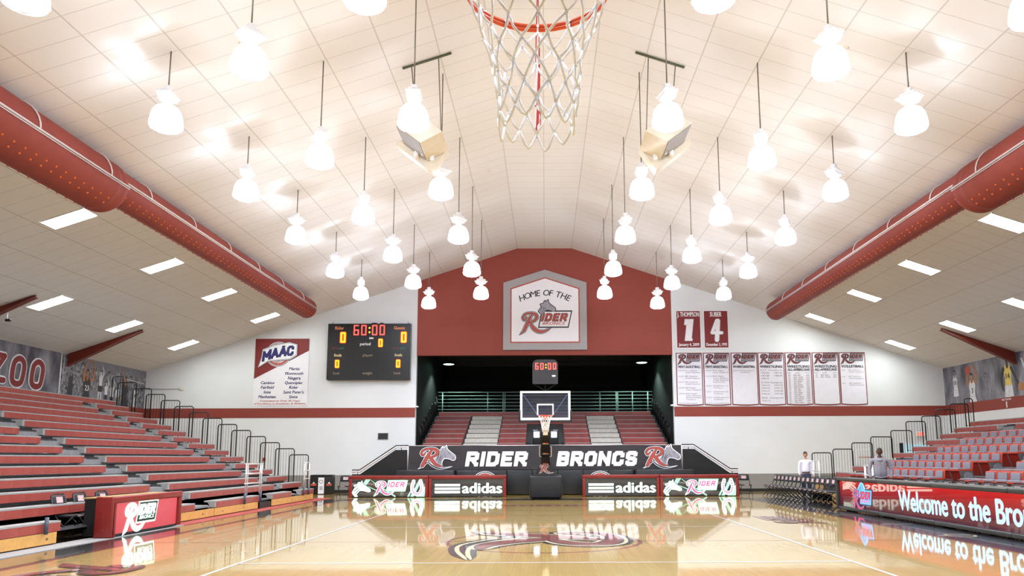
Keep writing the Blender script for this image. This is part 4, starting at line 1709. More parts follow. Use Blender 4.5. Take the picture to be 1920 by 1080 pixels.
bleacher(-1, LX, LZ_, Y0L, Y1L, seg_left, [(19.82, 20.9), (27.25, 28.1)], bl)
m = MB()
m.box(LX[1] - .13, LX[1] - .10, Y0L, Y1L, .02, .47)
wpart(m, 'timber_skirt', M['pine'], bl)
for (a, b) in ((Y0L, 14.3), (18.3, 21.0), (21.05, 24.2), (25.45, Y1L - .35)):
    m = MB()
    m.box(LX[0] - .03, LX[0] + .005, a, b, .035, .235)
    m.box(LX[0] - .55, LX[0] - .03, b - .04, b, .035, .23)
    wpart(m, 'timber_base', M['pine'], bl)
    m = MB()
    yy = a + .5
    while yy < b:
        m.box(LX[0] + .004, LX[0] + .012, yy, yy + .05, .11, .15)
        yy += 1.5
    wpart(m, 'latch_plates', M['steel'], bl)
m = MB()
m.box(LX[0] - .5, LX[0] - .02, 24.4, 25.35, .02, .2)
wpart(m, 'end_box', M['black'], bl)
# back edge wall of the bank
m = MB()
m.box(LX[-1] - .78, LX[-1] - .70, Y0L, Y1L, 0, LZ_[-1] - .2)
wpart(m, 'back_panel', M['deckd'], bl)

# right bank: five deeper rows of chairs, then benches
RX = [10.35, 11.12, 11.93, 12.75, 13.52, 14.27, 14.84, 15.41, 15.98, 16.6]
RZ = [.76, .99, 1.21, 1.45, 1.70, 1.94, 2.18, 2.42, 2.66, 2.90]
Y0R, Y1R = 9.0, 29.9
br = empty('bleacher', (10.35, 18, 0), label='right bank of bleachers with red benches above rows of chairs', cat='bleacher')
CH0, CH1 = 20.75, 26.25       # chair block between aisles


def seg_right(i):
    if i == 0:
        return [(26.9, 28.4)]
    if i <= 5:
        return [(27.0, Y1R - (.0 if i > 1 else .35))]
    if i == 9:
        return [(Y0R, Y1R)]
    return [(Y0R, 26.0), (27.0, Y1R)]


n = len(RX)
for i in range(n):
    x, z = RX[i], RZ[i]
    xn = RX[i + 1] if i + 1 < n else x + .75
    zd = z - .20
    if i == 0:
        m = MB()
        m.box(x - .55, x + .1, Y0R, Y1R - 1.5, .31, .34)
        wpart(m, 'footboard', M['deck'], br)
        m = MB()
        m.box(x - .55, x - .52, Y0R, Y1R - 1.5, 0, .31)
        wpart(m, 'timber_base', M['pine'], br)
    m = MB()
    m.box(x + .10, xn + .12, Y0R, Y1R, zd - .03, zd)
    wpart(m, 'footboard', M['deck'], br)
    m = MB()
    lo = RZ[i - 1] - .20 if i else .34
    m.box(x + .10, x + .13, Y0R, Y1R, lo, zd - .03)
    wpart(m, 'riser', M['deckd'], br)
    for a, b in seg_right(i):
        bench(1, x, z, a, b, br)
    for a0, a1 in ((19.4, 20.7), (26.3, 26.95)):
        if a0 < 20 and i > 5:
            continue
        if i < n - 1:
            m = MB()
            m.box(x + .1, x + .4, a0, a1, zd, zd + .12)
            wpart(m, 'aisle_step', M['deck'], br)
m = MB()
m.box(RX[0] + .02, RX[0] + 1.2, Y1R - .9, Y1R + .15, .70, .76)
wpart(m, 'end_platform', M['black'], br)
m = MB()
m.box(RX[0] + .05, RX[0] + 1.2, Y1R - .85, Y1R - .15, .0, .70)
wpart(m, 'timber_skirt', M['pine'], br)
m = MB()
m.box(RX[-1] + .70, RX[-1] + .78, Y0R, Y1R, 0, RZ[-1] - .2)
wpart(m, 'back_panel', M['deckd'], br)
m = MB()
m.box(RX[0] - .55, RX[0] - .5, 26.5, 28.4, .05, .28)
wpart(m, 'timber_base', M['pine'], br)

# guard rails at the far ends
def guard(x0, x1, zb, zt, y, label, grp, lean=0.0):
    """black hoop frame with thin upright bars, across the far end of a row"""
    g = empty('guard_rail', ((x0 + x1) / 2, y, zb), label=label, cat='railing', group=grp)
    w = (x1 - x0) / 2
    h = zt - zb
    q = MB()
    r = min(.09, w * .6)
    pts = [(-w, 0, 0), (-w, 0, h - r)] + [(-w + r - r * math.cos(a), 0, h - r + r * math.sin(a)) for a in (PI / 6, PI / 3, PI / 2)] + \
          [(w - r, 0, h)] + [(w - r + r * math.sin(a), 0, h - r + r * math.cos(a)) for a in (PI / 6, PI / 3, PI / 2)] + [(w, 0, 0)]
    q.tube(pts, .021, n=8)
    q.build('frame', M['blackm'], g)
    q = MB()
    nb = max(1, int(2 * w / .10))
    for i in range(1, nb):
        xx = -w + 2 * w * i / nb
        q.tube([(xx, 0, .03), (xx, 0, h)], .006, n=5)
    q.tube([(-w, 0, .05), (w, 0, .05)], .008, n=5)
    q.build('bars', M['blackm'], g)
    return g


for i in range(14):
    xr = -(9.3 + .58 * i)
    w = .74 if i < 13 else .42
    x0, x1 = (xr - w, xr)
    zb = LZ_[i] - .2 if i else .24
    guard(x0, x1, zb, 1.72 + .24 * i, Y1L + .035 + (.05 if i % 2 else 0),
          'black barred guard rail ending the left bleachers, %s one up from the floor' % (ordn[i]), 'left bleacher end guards')
for i, (a, b, t) in enumerate(((10.38, 11.13, 1.72), (11.22, 11.99, 1.86), (11.95, 12.75, 2.1), (12.72, 13.55, 2.33), (13.50, 14.32, 2.57), (14.14, 14.9, 2.92),
                               (14.75, 15.47, 3.13), (15.33, 16.09, 3.38), (15.88, 16.6, 3.6), (16.5, 16.82, 3.81))):
    guard(a, b, RZ[i] - .19 if i > 1 else (.76 if i == 0 else .79), t, Y1R + .035 + (.05 if i % 2 else 0),
          'black barred guard rail ending the right bleachers, %s one up from the floor' % ordn[i], 'right bleacher end guards')

# short aluminium hand rails in dark sleeves
def handrail(x, y0, y1, z0, z1, label, sleeves=True):
    g = empty('hand_rail', (x, (y0 + y1) / 2, z0), label=label, cat='railing', group='aluminium hand rails')
    w = (y1 - y0) / 2
    h = z1 - z0
    q = MB()
    for yy in (-w, w):
        q.tube([(0, yy, 0), (0, yy, h)], .022, n=8)
        if w > .3:
            q.tube([(0, yy * .78, .0), (0, yy * .78, h)], .016, n=8)
    q.build('posts', M['alum'], g)
    q = MB()
    for f in (1.0, .68, .36):
        q.tube([(0, -w - .08, h * f), (0, w + .08, h * f)], .02, n=8)
    q.build('cross_bars', M['alum'], g)
    if sleeves:
        q = MB()
        for yy in (-w, w):
            q.tube([(0, yy, -.27), (0, yy, .06)], .035, n=10)
        q.build('sleeves', mat('dark_sleeve', (70, 76, 90), .5), g)
    return g


handrail(-8.88, 22.95, 24.2, .50, 1.40, 'aluminium hand rail on the front bench of the left bleachers, nearer one')
handrail(-8.88, 28.5, 29.1, .50, 1.42, 'aluminium hand rail on the front bench of the left bleachers, far one')
handrail(9.95, 28.0, 28.6, .30, 1.42, 'aluminium hand rail beside the man in the white shirt', False)
handrail(9.98, 23.5, 24.1, .34, 1.28, 'aluminium hand rail behind the man in the grey hooded top', False)
q = MB()
q.tube([(-8.89, 13.9, .22), (-8.89, 13.9, .52)], .035, n=10)
tag(q.build('rail_sleeve', mat('dark_sleeve', (70, 76, 90), .5)), 'empty dark rail sleeve on the nearest front bench, left side', 'sleeve')

# ------------------------------------------------------------------ stadium chairs on the right bank
def make_vip(folded):
    """origin at bench height of the row; the seat pan is .22 above it, the deck .20 below"""
    r = empty('stadium_chair')
    q = MB()
    q.rbox(.0, .42, -.225, .225, .155, .215, .02)
    q.build('seat', M['redp'], r)
    q = MB()
    q.rbox(.01, .38, -.195, .195, .205, .245, .02)
    q.build('seat_cushion', M['cushion'], r)
    q = MB()
    q.prism([(.03, .16), (.05, .16), (.16, -.19), (.14, -.19)], 'y', -.232, .232)
    fix_normals(q.build('front_panel', M['redd'], r))
    q = MB()
    for y in (-.241, .241):
        q.prism([(.02, .17), (.40, .17), (.40, -.2), (.13, -.2)], 'y', y - .007, y + .007)
    fix_normals(q.build('stanchions', mat('stanchion_grey', (88, 86, 88), .5), r))
    if folded:
        q = MB()
        q.rbox(.38, .43, -.225, .225, .12, .25, .015)
        q.build('backrest', M['redp'], r)
    else:
        T = Matrix.Translation((.38, 0, .20)) @ Matrix.Rotation(.12, 4, 'Y')
        q = MB()
        q.rbox(.0, .045, -.237, .237, -.04, .235, .03, T=T)
        q.build('backrest', M['redp'], r)
        q = MB()
        q.rbox(-.03, .005, -.185, .185, .02, .205, .03, T=T)
        q.build('back_cushion', M['cushion'], r)
    return r


vip, vipf = make_vip(False), make_vip(True)
vc, vfc = tree(vip), tree(vipf)
uv, uf = [True], [True]
rown = ['front row', 'second row', 'third row', 'fourth row', 'fifth row', 'top chair row']


def put_vip(i, y, folded, label):
    src, chs, fl = (vipf, vfc, uf) if folded else (vip, vc, uv)
    c = src if fl[0] else copy_tree(src, None, chs)
    fl[0] = False
    c.location = (RX[i] - .02, y, RZ[i] + .0)
    tag(c, label, 'chair', 'red and grey stadium chairs on the right bleachers')
    return c


for i in range(6):
    for k in range(11):
        y = CH0 + .25 + .5 * k
        fo = k == 10
        put_vip(i, y, fo, ('backless red stadium chair at the far end of the %s' % rown[i]) if fo else
                'red and grey stadium chair beyond the aisle, %s from it, %s' % (ordn[k], rown[i]))
    if True:
        q = MB()
        q.lathe([(.001, 0), (.12, 0), (.12, .02), (.001, .02)], n=20, T=Matrix.Translation((RX[i] + .22, CH0 - .03, RZ[i] + .02)) @ Matrix.Rotation(PI / 2, 4, 'X') )
        o = q.build('aisle_end_panel', M['cushion'], smooth=False)
        tag(o, 'round grey aisle end panel of the %s of chairs' % rown[i], 'panel', 'chair row end panels')
for i in range(4):
    kmax = (6, 4, 3, 1)[i]
    for k in range(kmax):
        y = 19.35 - .25 - .5 * k
        fo = k == 0
        put_vip(i, y, fo, ('backless red stadium chair nearest this side of the aisle, %s' % rown[i]) if fo else
                'red and grey stadium chair this side of the aisle, %s from it, %s' % (ordn[k], rown[i]))

# ------------------------------------------------------------------ folding chairs
PATCH = mat('pale_patch', (196, 164, 166), .5, var=.2, scale=30)


def make_folding():
    """faces -Y, origin on the floor under the seat centre"""
    r = empty('folding_chair')
    q = MB()
    q.rbox(-.21, .21, -.20, .20, .42, .465, .022)
    seat = q.build('seat', M['vinyl'], r)
    q = MB()
    q.box(-.09, .09, -.212, -.2, .432, .456)
    q.build('seat_patch', PATCH, seat)
    T = Matrix.Translation((0, .235, .60)) @ Matrix.Rotation(-.22, 4, 'X')
    q = MB()
    q.rbox(-.215, .215, -.02, .03, .02, .25, .05, T=T)
    back = q.build('backrest', M['vinyl'], r)
    q = MB()
    q.box(-.10, .10, -.026, -.019, .09, .21, T=T)
    q.build('back_patch', PATCH, back)
    q = MB()
    for s in (-1, 1):
        q.tube([(s * .215, .285, .83), (s * .222, .23, .60), (s * .225, .16, .44), (s * .23, -.04, .22), (s * .23, -.22, .012)], .0125, n=8)
    q.tube([(-.215, .285, .83), (-.15, .297, .865), (.15, .297, .865), (.215, .285, .83)], .0125, n=8)
    q.tube([(-.228, -.13, .12), (.228, -.13, .12)], .009, n=6)
    q.build('front_frame', M['blackm'], r)
    q = MB()
    for s in (-1, 1):
        q.tube([(s * .20, -.17, .43), (s * .20, .05, .21), (s * .20, .26, .012)], .0125, n=8)
    q.tube([(-.2, .20, .08), (.2, .20, .08)], .009, n=6)
    q.tube([(-.2, -.16, .425), (.2, -.16, .425)], .009, n=6)
    q.build('rear_frame', M['blackm'], r)
    return r


fc = make_folding()
fcc = tree(fc)
fused = [False]


def put_chair(x, y, rz, label, grp, sc=1.0):
    c = copy_tree(fc, None, fcc) if fused[0] else fc
    fused[0] = True
    c.location = (x, y, 0.0)
    c.rotation_euler = (0, 0, rz)
    c.scale = (1, 1, sc)
    tag(c, label, 'chair', grp)
    return c


# team bench: fifteen chairs side by side facing the court (-X)
for k in range(15):
    y = 31.45 - .485 * k
    put_chair(9.12, y, -PI / 2, 'black folding chair in the right sideline row, %s from the far end' % ordn[k], 'row of folding chairs along the right sideline')
# behind the left table
for k, y in enumerate((15.45, 16.15, 16.95)):
    put_chair(-9.42, y, PI / 2, 'black folding chair pushed behind the red scorers table, %s from the near end' % ordn[k], 'chairs behind the left scorers table')
# behind the screen table
for k, y in enumerate((23.2, 21.15, 20.4, 19.75, 19.05, 18.45, 17.9, 17.3, 16.8, 16.2, 15.6)):
    put_chair(9.62, y, -PI / 2, 'tall black chair behind the long LED table, %s from its far end' % ordn[k], 'chairs behind the LED scorers table', 1.13)
# behind the baseline boards
for k, (x, side) in enumerate(((-7.26, 'left'), (-6.28, 'left'), (-5.25, 'left'), (-4.05, 'left'), (4.0, 'right'), (5.2, 'right'), (7.06, 'right'))):
    put_chair(x, 32.15, 0, 'black folding chair mostly hidden behind the %s baseline boards, %s' % (side, ['farthest left', 'second from left', 'third from left',
              'nearest the hoop on the left', 'nearest the hoop on the right', 'middle of the right ones', 'farthest right'][k]), 'chairs behind the baseline boards', 1.02)
put_chair(-8.25, 31.75, 0, 'black folding chair standing open beside the left end of the baseline boards', 'chairs at the baseline ends')
put_chair(8.18, 31.6, 0, 'black folding chair standing open beside the right end of the baseline boards', 'chairs at the baseline ends')

# ------------------------------------------------------------------ floor runners
for nm, mm, a, b, lab in (('floor_runner', M['carpetg'], 5.0, 18.35, 'grey carpet runner beside the left sideline under the scorers table'),
                          ('floor_runner', M['carpetr'], 18.35, 30.9, 'red carpet runner along the foot of the left bleachers')):
    q = MB()
    q.prism([(-8.5, a), (-8.5, b), (-9.3 if b > 20 else -9.0, b), (-9.3 if b > 20 else -9.0, a)], 'z', .002, .012)
    tag(q.build(nm, mm), lab, 'runner')

# ------------------------------------------------------------------ scorers table on the left
SC_RED = screen_mat('screen_rose', [(0, (226, 62, 74)), (1, (236, 92, 104))], 'z', 0, .8, .62, gloss=False)
t = empty('scorers_table', (-8.8, 16.75, .012), label='red padded scorers table with a lit red RIDER panel on the left sideline', cat='table')
# local: length along Y, front faces +X
q = MB()
q.box(-.32, .18, -1.36, 1.36, 0.03, .74)
q.build('body', M['black'], t)
q = MB()
q.box(-.36, .2, -1.38, 1.38, .76, .78)
q.build('table_top', M['ply'], t)
q = MB()
q.rbox(-.06, .30, -1.46, -1.36, .0, .80, .03)
q.build('end_pad', M['pad'], t)
q = MB()
q.rbox(.18, .30, -1.44, -1.30, 0, .80, .025)
q.rbox(.18, .30, 1.30, 1.44, 0.03, .80, .025)
q.rbox(.18, .31, -1.44, 1.44, .66, .80, .03)
q.build('front_pad', M['pad'], t)
q = MB()
q.box(.18, .24, -1.31, 1.31, .06, .665)
q.build('screen', SC_RED, t)
q = MB()
q.box(.18, .25, -1.31, 1.31, .02, .06)
q.build('bottom_rail', M['black'], t)
q = MB()
for (y, z) in ((-1.2, .65), (-1.2, .4), (-1.2, .15)):
    q.lathe([(.001, .006), (.012, .003), (.014, 0)], n=10, T=Matrix.Translation((.12, -1.462, z)) @ Matrix.Rotation(PI / 2, 4, 'X'))
q.build('buttons', M['pad'], t)
d = Decal((.241, -.62, .16), (0, 1, 0), (0, 0, 1), (1, 0, 0), .003)
wordmark(d, -.30, -.07, 1.30, M['sc_w'], M['sc_k'], M['sc_w'], 0)
d.build('lit_wordmark', t)

# ------------------------------------------------------------------ long LED table on the right
t = empty('led_table', (8.75, 17.4, 0), label='long black LED table reading Welcome to the Broncs along the right sideline', cat='table')
SCR = screen_mat('screen_red_band', [(0, (70, 26, 44)), (.35, (120, 26, 42)), (.75, (186, 30, 36)), (1, (226, 44, 40))], 'z', .1, .86, .58)
YA, YB = -6.4, 5.72
q = MB()
q.box(.06, .5, YA, YB, .08, .84)
q.build('cabinet', M['black'], t)
q = MB()
q.box(.0, .07, YA, YB - .12, .12, .84)
q.build('screen', SCR, t)
FR = mat('charcoal_frame', (45, 43, 41), .45, var=.1)
edges = [YB, 5.72 - 2.85, .02, -2.85, YA]
q = MB()
q.rbox(-.09, .07, YB - .13, YB, .02, .95, .02)
q.build('end_post', FR, t)
for a, b in zip(edges[1:], edges[:-1]):
    q = MB()
    q.rbox(-.09, .40, a + .006, b - .006, .85, .95, .03)
    q.build('top_pad', FR, t)
    q = MB()
    q.rbox(-.07, .10, a + .006, b - .006, .03, .12, .02)
    q.build('bottom_rail', FR, t)
q = MB()
for y in (YA + .3, -3, 0, 3, YB - .3):
    q.box(.1, .4, y - .05, y + .05, 0, .08)
q.build('feet', M['black'], t)
d = Decal((-.001, 0, 0), (0, -1, 0), (0, 0, 1), (-1, 0, 0), .003)
# x along the face grows towards the camera; the line starts about 3 m from the far end
d.text('Welcome to the Broncs', -1.80, .26, .46, M['sc_c'], 0, w=5.72, bold=.032, align='l', res=4)
d.build('lit_lettering', t)
d = Decal((-.001, 0, 0), (0, -1, 0), (0, 0, 1), (-1, 0, 0), .003)
LX0 = -4.62
HH = [(.30, .46), (.34, .62), (.46, .74), (.58, .83), (.70, .80), (.84, .66), (.90, .50), (.80, .46), (.70, .56), (.60, .46)]
for li, (mm, g) in enumerate(((M['sc_n'], .05), (M['sc_c'], .025))):
    for i in range(len(HH)):
        a_, b_ = HH[i], HH[(i + 1) % len(HH)]
        d.stroke([(LX0 + a_[0], a_[1], 0), (LX0 + b_[0], b_[1], 0)], mm, li, g, smooth=0)
d.poly([(LX0 + a_, b_) for a_, b_ in HH], M['sc_b'], 2)
for q_ in range(3):
    d.stroke([(LX0 + .38 + q_ * .12, .50, .004), (LX0 + .42 + q_ * .12, .62, .016), (LX0 + .54 + q_ * .07, .76, .004)], M['sc_n'], 3, 0)
wordmark(d, LX0, .12, 1.25, M['sc_r'], M['sc_b'], M['sc_n'], 2)
d.build('lit_horse_logo', t)

# ------------------------------------------------------------------ lit boards on the far baseline
SCK = screen_mat('screen_steel_bands', [(0, (30, 28, 28)), (.22, (120, 112, 104)), (.34, (58, 53, 50)), (.6, (84, 78, 74)), (.7, (176, 168, 158)), (.78, (70, 64, 60)), (1, (104, 98, 90))],
                 'z', .0, .76, .46)
SCD = screen_mat('screen_charcoal', [(0, (26, 25, 26)), (.3, (70, 66, 62)), (.6, (40, 38, 37)), (.8, (88, 84, 78)), (1, (38, 36, 36))], 'z', 0, .76, .36)


def ad_board(x0, x1, y, kind, label, endpost=0):
    g = empty('advert_board', ((x0 + x1) / 2, y, 0), label=label, cat='board', group='lit boards on the far baseline')
    w = (x1 - x0) / 2
    q = MB()
    q.box(-w + .04, w - .04, .05, .5, .02, .78)
    q.build('body', M['black'], g)
    q = MB()
    q.rbox(-w, w, -.05, .5, .73, .87, .025)
    q.rbox(-w, -w + .12, -.05, .06, 0, .80, .02)
    q.rbox(w - .12, w, -.05, .06, 0, .80, .02)
    q.build('padded_frame', M['pad'], g)
    q = MB()
    q.box(-w + .12, w - .12, .0, .05, .03, .73)
    q.build('screen', SCK if kind == 'horse' else SCD, g)
    d = Decal((0, -.001, 0), (1, 0, 0), (0, 0, 1), (0, -1, 0), .003)
    W_ = w - .12
    if kind == 'horse':
        for a, b, c in ((-.95, -.35, .04), (.95, .45, .05), (1.25, .95, .08), (-.55, -1.05, .03)):
            pass
        d.poly([(-W_ + .55, .73), (-W_ + .75, .73), (-W_ + .45, .3), (-W_ + .3, .3)], M['sc_g'], 0)
        d.stroke([(-W_ + .75, .70, .006), (-W_ + .95, .56, .012), (-W_ + 1.75, .05, .03)], M['sc_g'], 0, 0, 0)
        d.stroke([(-W_ + .62, .45, .01), (-W_ + 1.4, .12, .02)], M['sc_g'], 0, 0, 0)
        d.poly([(W_ - .72, .03), (W_ - .64, .03), (W_ - .46, .45), (W_ - .50, .45)], M['sc_g'], 0)
        d.poly([(W_ - .60, .03), (W_ - .46, .03), (W_ - .12, .73), (W_ - .24, .73)], M['sc_g'], 0)
        d.poly([(W_ - .36, .03), (W_ - .02, .03), (W_, .20), (W_, .46)], M['sc_g'], 0)

        def T(a, b):
            return (-W_ - .62 + a * .74, b * .68 - .06)

        def cl(p):
            return (max(p[0], -W_ + .005), min(max(p[1], .035), .725))
        hp = [cl(T(*p)) for p in HORSE]
        d.poly(hp, M['sc_w'], 2)
        for i in range(len(hp)):
            a, b = hp[i], hp[(i + 1) % len(hp)]
            if a[0] > -W_ + .01 and b[0] > -W_ + .01 and a[1] > .04 and b[1] > .04:
                d.stroke([a + (.0,), b + (.0,)], M['sc_k'], 3, .013, smooth=0)
        for st in ([(1.10, .80), (.90, .62), (.82, .56)], [(1.18, .66), (1.0, .48), (.84, .34)], [(1.26, .56), (1.08, .36), (.92, .12)], [(1.30, .48), (1.16, .30), (1.06, .13)],
                   [(1.48, .74), (1.53, .70), (1.57, .69)], [(1.72, .50), (1.79, .46), (1.86, .47)], [(1.70, .42), (1.78, .40), (1.84, .42)]):
            thick = .016 if st[0][0] < 1.4 else .009
            d.stroke([cl(T(*p)) + (thick if q_ < 2 else .006,) for q_, p in enumerate(st)], M['sc_k'], 4, 0)
        wordmark(d, -.55, .13, 1.28, M['sc_p'], M['sc_w'], M['sc_g'], 2)
        cx = W_ - .33
        sh = [(cx - .14, .64, .05), (cx - .20, .40, .05), (cx - .14, .20, .05), (cx, .13, .05), (cx + .14, .20, .05), (cx + .20, .40, .05), (cx + .14, .64, .05)]
        d.stroke(sh, M['sc_w'], 4, .022)
        for i in range(9):
            tt = i / 8
            aa = PI + PI * tt
            if i in (0, 8):
                pass
            d.disc(cx + .175 * math.cos(aa), .33 + .19 * math.sin(aa) + (.0), .034, M['sc_p'], 6, 8)
        for s in (-1, 1):
            for z in (.42, .52, .62):
                d.disc(cx + s * (.185 - (z - .42) * .2), z, .032, M['sc_p'], 6, 8)
    else:
        for z in (.16, .30, .44):
            d.rect(-1.32, z, -.30, z + .09, M['sc_w'], 0)
        d.text('adidas', .60, .17, .40, M['sc_w'], 0, w=1.62, bold=.028, res=4)
        d.ring(1.47, .56, .012, .022, M['sc_w'], 0, 10)
    d.build('lit_artwork', g)
    return g


ad_board(-7.95, -4.74, 31.4, 'horse', 'red framed lit board with horse head and RIDER artwork, far left of the baseline')
ad_board(-4.72, -1.58, 31.4, 'adidas', 'red framed lit board with three stripes and white lettering, left of the hoop')
ad_board(1.52, 4.66, 31.5, 'adidas', 'red framed lit board with three stripes and white lettering, right of the hoop')
ad_board(4.68, 7.88, 31.5, 'horse', 'red framed lit board with horse head and RIDER artwork, far right of the baseline')

# ------------------------------------------------------------------ recycling bin
g = empty('recycling_bin', (-9.93, 34.55, 0), label='black triple recycling bin with a white centre panel by the far wall', cat='bin')
q = MB()
q.rbox(-.50, .50, -.22, .22, .0, .80, .03)
q.build('body', M['black'], g)
q = MB()
for x in (-.33, 0, .33):
    q.rbox(x - .155, x + .155, -.23, .23, .80, .86, .02)
q.build('lid', M['blackm'], g)
q = MB()
q.box(-.13, .13, -.228, -.221, .03, .74)
q.build('white_panel', M['wprint'], g)
d = Decal((0, -.229, 0), (1, 0, 0), (0, 0, 1), (0, -1, 0), .002)
d.ring(0, .56, .06, .085, M['midg'], 0, 20)
for z in (.2, .26, .32):
    d.rect(-.08, z, .08, z + .025, M['darkg'], 0)
for x in (-.34, .34):
    d.poly([(x - .12, .38), (x + .12, .38), (x + .14, .46), (x, .52), (x - .10, .46)], M['brick'], 0)
    d.poly([(x - .04, .48), (x + .02, .56), (x + .06, .48)], M['wprint'], 1)
d.build('stickers', g)

# ------------------------------------------------------------------ stage, its padding, banner and stair flanks
q = MB()
q.box(-6.2, 6.2, 33.30, YW - .02, 0, 1.04)
tag(q.build('stage_platform', M['black']), 'black platform filling the foot of the opening behind the banner', 'platform')
g = empty('wall_padding', (0, 32.95, 0), label='row of black padded panels along the platform front', cat='padding')
for k in range(7):
    q = MB()
    a = -3.78 + k * 1.08
    q.rbox(a, a + 1.075, -.06, .06, .03, 1.05, .03)
    q.build('pad_panel', M['vinyl'], g)
for xx in (-2.55, 2.35):
    d = Decal((xx, -.062, .0), (1, 0, 0), (0, 0, 1), (0, -1, 0), .002)
    for r, mm, ly in ((.56, M['wprint'], 0), (.53, M['dprint'], 1), (.49, M['wprint'], 2), (.46, M['brick'], 3)):
        d.disc(0, .5, r, mm, ly, 30, ry=r * .92)
    d.disc(0, .45, .30, M['wprint'], 4, 24)
    d.build('round_badge', g)
for s, lab in ((-1, 'left'), (1, 'right')):
    q = MB()
    a, b = sorted((s * 3.82, s * 6.25))
    q.rbox(a, b, 32.35, 32.95, 0.0, 1.07, .03)
    tag(q.build('draped_table', M['vinyl']), 'long black draped table in front of the platform, %s of the hoop' % lab, 'table', 'black draped tables')
# banner
g = empty('team_banner', (0, 33.0, 1.08), label='long black RIDER BRONCS banner with horse logos at both ends', cat='banner')
q = MB()
nx = 60
vs, fs = [], []
rr = random.Random(5)
for j in range(7):
    for i in range(nx + 1):
        x = -5.84 + 11.68 * i / nx
        vs.append((x, .012 * math.sin(i * .9 + j * .7) * math.sin(j * .9 + .3) , 1.02 * j / 6 - (.02 * math.sin(i * .35) if j == 6 else 0) * .5))
fs = [(j * (nx + 1) + i, j * (nx + 1) + i + 1, (j + 1) * (nx + 1) + i + 1, (j + 1) * (nx + 1) + i) for j in range(6) for i in range(nx)]
nb = len(vs)
q.add(vs + [(x, y + .01, z) for x, y, z in vs], fs + [tuple(nb + i for i in f[::-1]) for f in fs], 0, True)
q.build('cloth', M['cloth'], g)
d = Decal((0, -.018, 0), (1, 0, 0), (0, 0, 1), (0, -1, 0), .002)
GP = M['gprint']


def block(txt, xc, w):
    block_text(d, txt, xc, .13, .64, w, M['wprint'], 1, hw=.138, shear=.16, gap=.16)


block('RIDER', -2.06, 2.62)
block('BRONCS', 2.24, 3.40)
d.build('white_lettering', g)
for xx in (-5.35, 4.28):
    d = Decal((0, -.018, 0), (1, 0, 0), (0, 0, 1), (0, -1, 0), .002)
    logo_r(d, xx, .12, .80, M['brick'], M['wprint'], M['dprint'], 0, horse=M['gprint'], hline=M['dprint'])
    d.build('horse_logo', g)
q = MB()
q.tube([(-5.85, .04, 1.02), (5.85, .04, 1.02)], .02)
for x in (-5.83, -3, 0, 3, 5.83):
    q.tube([(x, .04, -.04), (x, .04, 1.02)], .02)
q.build('support_rail', M['rail'], g)
for s, lab in ((-1, 'left'), (1, 'right')):
    g = empty('stair_flank', (s * 7, 33.25, 0), label='black sloping stair side wall with white hand rail, %s of the banner' % lab, cat='stairs')
    q = MB()
    pts = [(s * 8.3, 0), (s * 8.3, .90), (s * 7.95, .90), (s * 6.45, 1.93), (s * 5.9, 1.93), (s * 5.9, 0)]
    q.prism(pts, 'y', 33.2, 33.25)
    q2 = wpart(q, 'side_panel', M['black'], g)
    fix_normals(q2)
    q = MB()
    for k in range(5):
        a, b = sorted((s * (8.1 - k * .4), s * 6.25))
        q.box(a, b, 33.27, 34.9, k * .21, (k + 1) * .21)
    wpart(q, 'steps', M['deckd'], g)
    q = MB()
    q.tube([(s * 8.3, 33.2, 1.0), (s * 7.98, 33.2, 1.0), (s * 6.42, 33.2, 2.04), (s * 5.9, 33.2, 2.04)], .035)
    wpart(q, 'white_rail', M['rail'], g)
    q = MB()
    q.tube([(s * 8.3, 33.22, 1.08), (s * 7.98, 33.22, 1.08), (s * 6.42, 33.22, 2.12), (s * 5.9, 33.22, 2.12)], .022)
    for x, z in ((8.05, .9), (6.2, 1.93)):
        q.tube([(s * x, 33.22, z), (s * x, 33.22, z + .18)], .015)
    wpart(q, 'black_rail', M['blackm'], g)
    q = MB()
    q.tube([(s * 5.9, 33.17, 1.05), (s * 5.9, 33.17, 2.05)], .03)
    wpart(q, 'white_post', M['rail'], g)

# ------------------------------------------------------------------ alcove seating
g = empty('bleacher', (0, 36.3, 0), label='dim red bench bleachers with pale aisle steps inside the opening', cat='bleacher')
for i in range(8):
    y = 36.25 + .75 * i
    z = 2.28 + .255 * i
    hw = 5.75
    q = MB()
    q.box(-6.04, 6.04, y + .04, y + .85, z - .50, z - .20)
    wpart(q, 'riser', M['deckd'], g)
    spans = [(-hw, -3.95), (-2.22, -.92), (.95, 2.15), (3.72, hw)] if i < 7 else [(-hw, hw)]
    if 4 < i < 7:
        spans = [(-hw, -3.95), (-2.22, 2.15), (3.72, hw)]
    for a, b in spans:
        q = MB()
        q.box(a, b, y, y + .30, z - .03, z)
        o = wpart(q, 'bench_seat', M['grey'], g)
        q = MB()
        q.box(a, b, y - .008, y + .01, z - .235, z - .03)
        wpart(q, 'bench_face', M['redface'] if 'redface' in M else M.setdefault('redface', mat('bench_face_dim', (138, 56, 52), .45, var=.14, scale=2.4)), g)
    if i < 7:
        for a, b in ((-3.86, -2.28), (2.22, 3.66)):
            q = MB()
            q.box(a, b, y - .02, y + .36, z - .23, z - .06)
            q.box(a, b, y + .36, y + .75, z - .23, z - .01)
            wpart(q, 'aisle_step', M['concrete'], g)
q = MB()
q.box(-5.9, 5.9, 42.2, 47.9, 3.6, 3.86)
wpart(q, 'rear_walkway', M['deckd'], g)
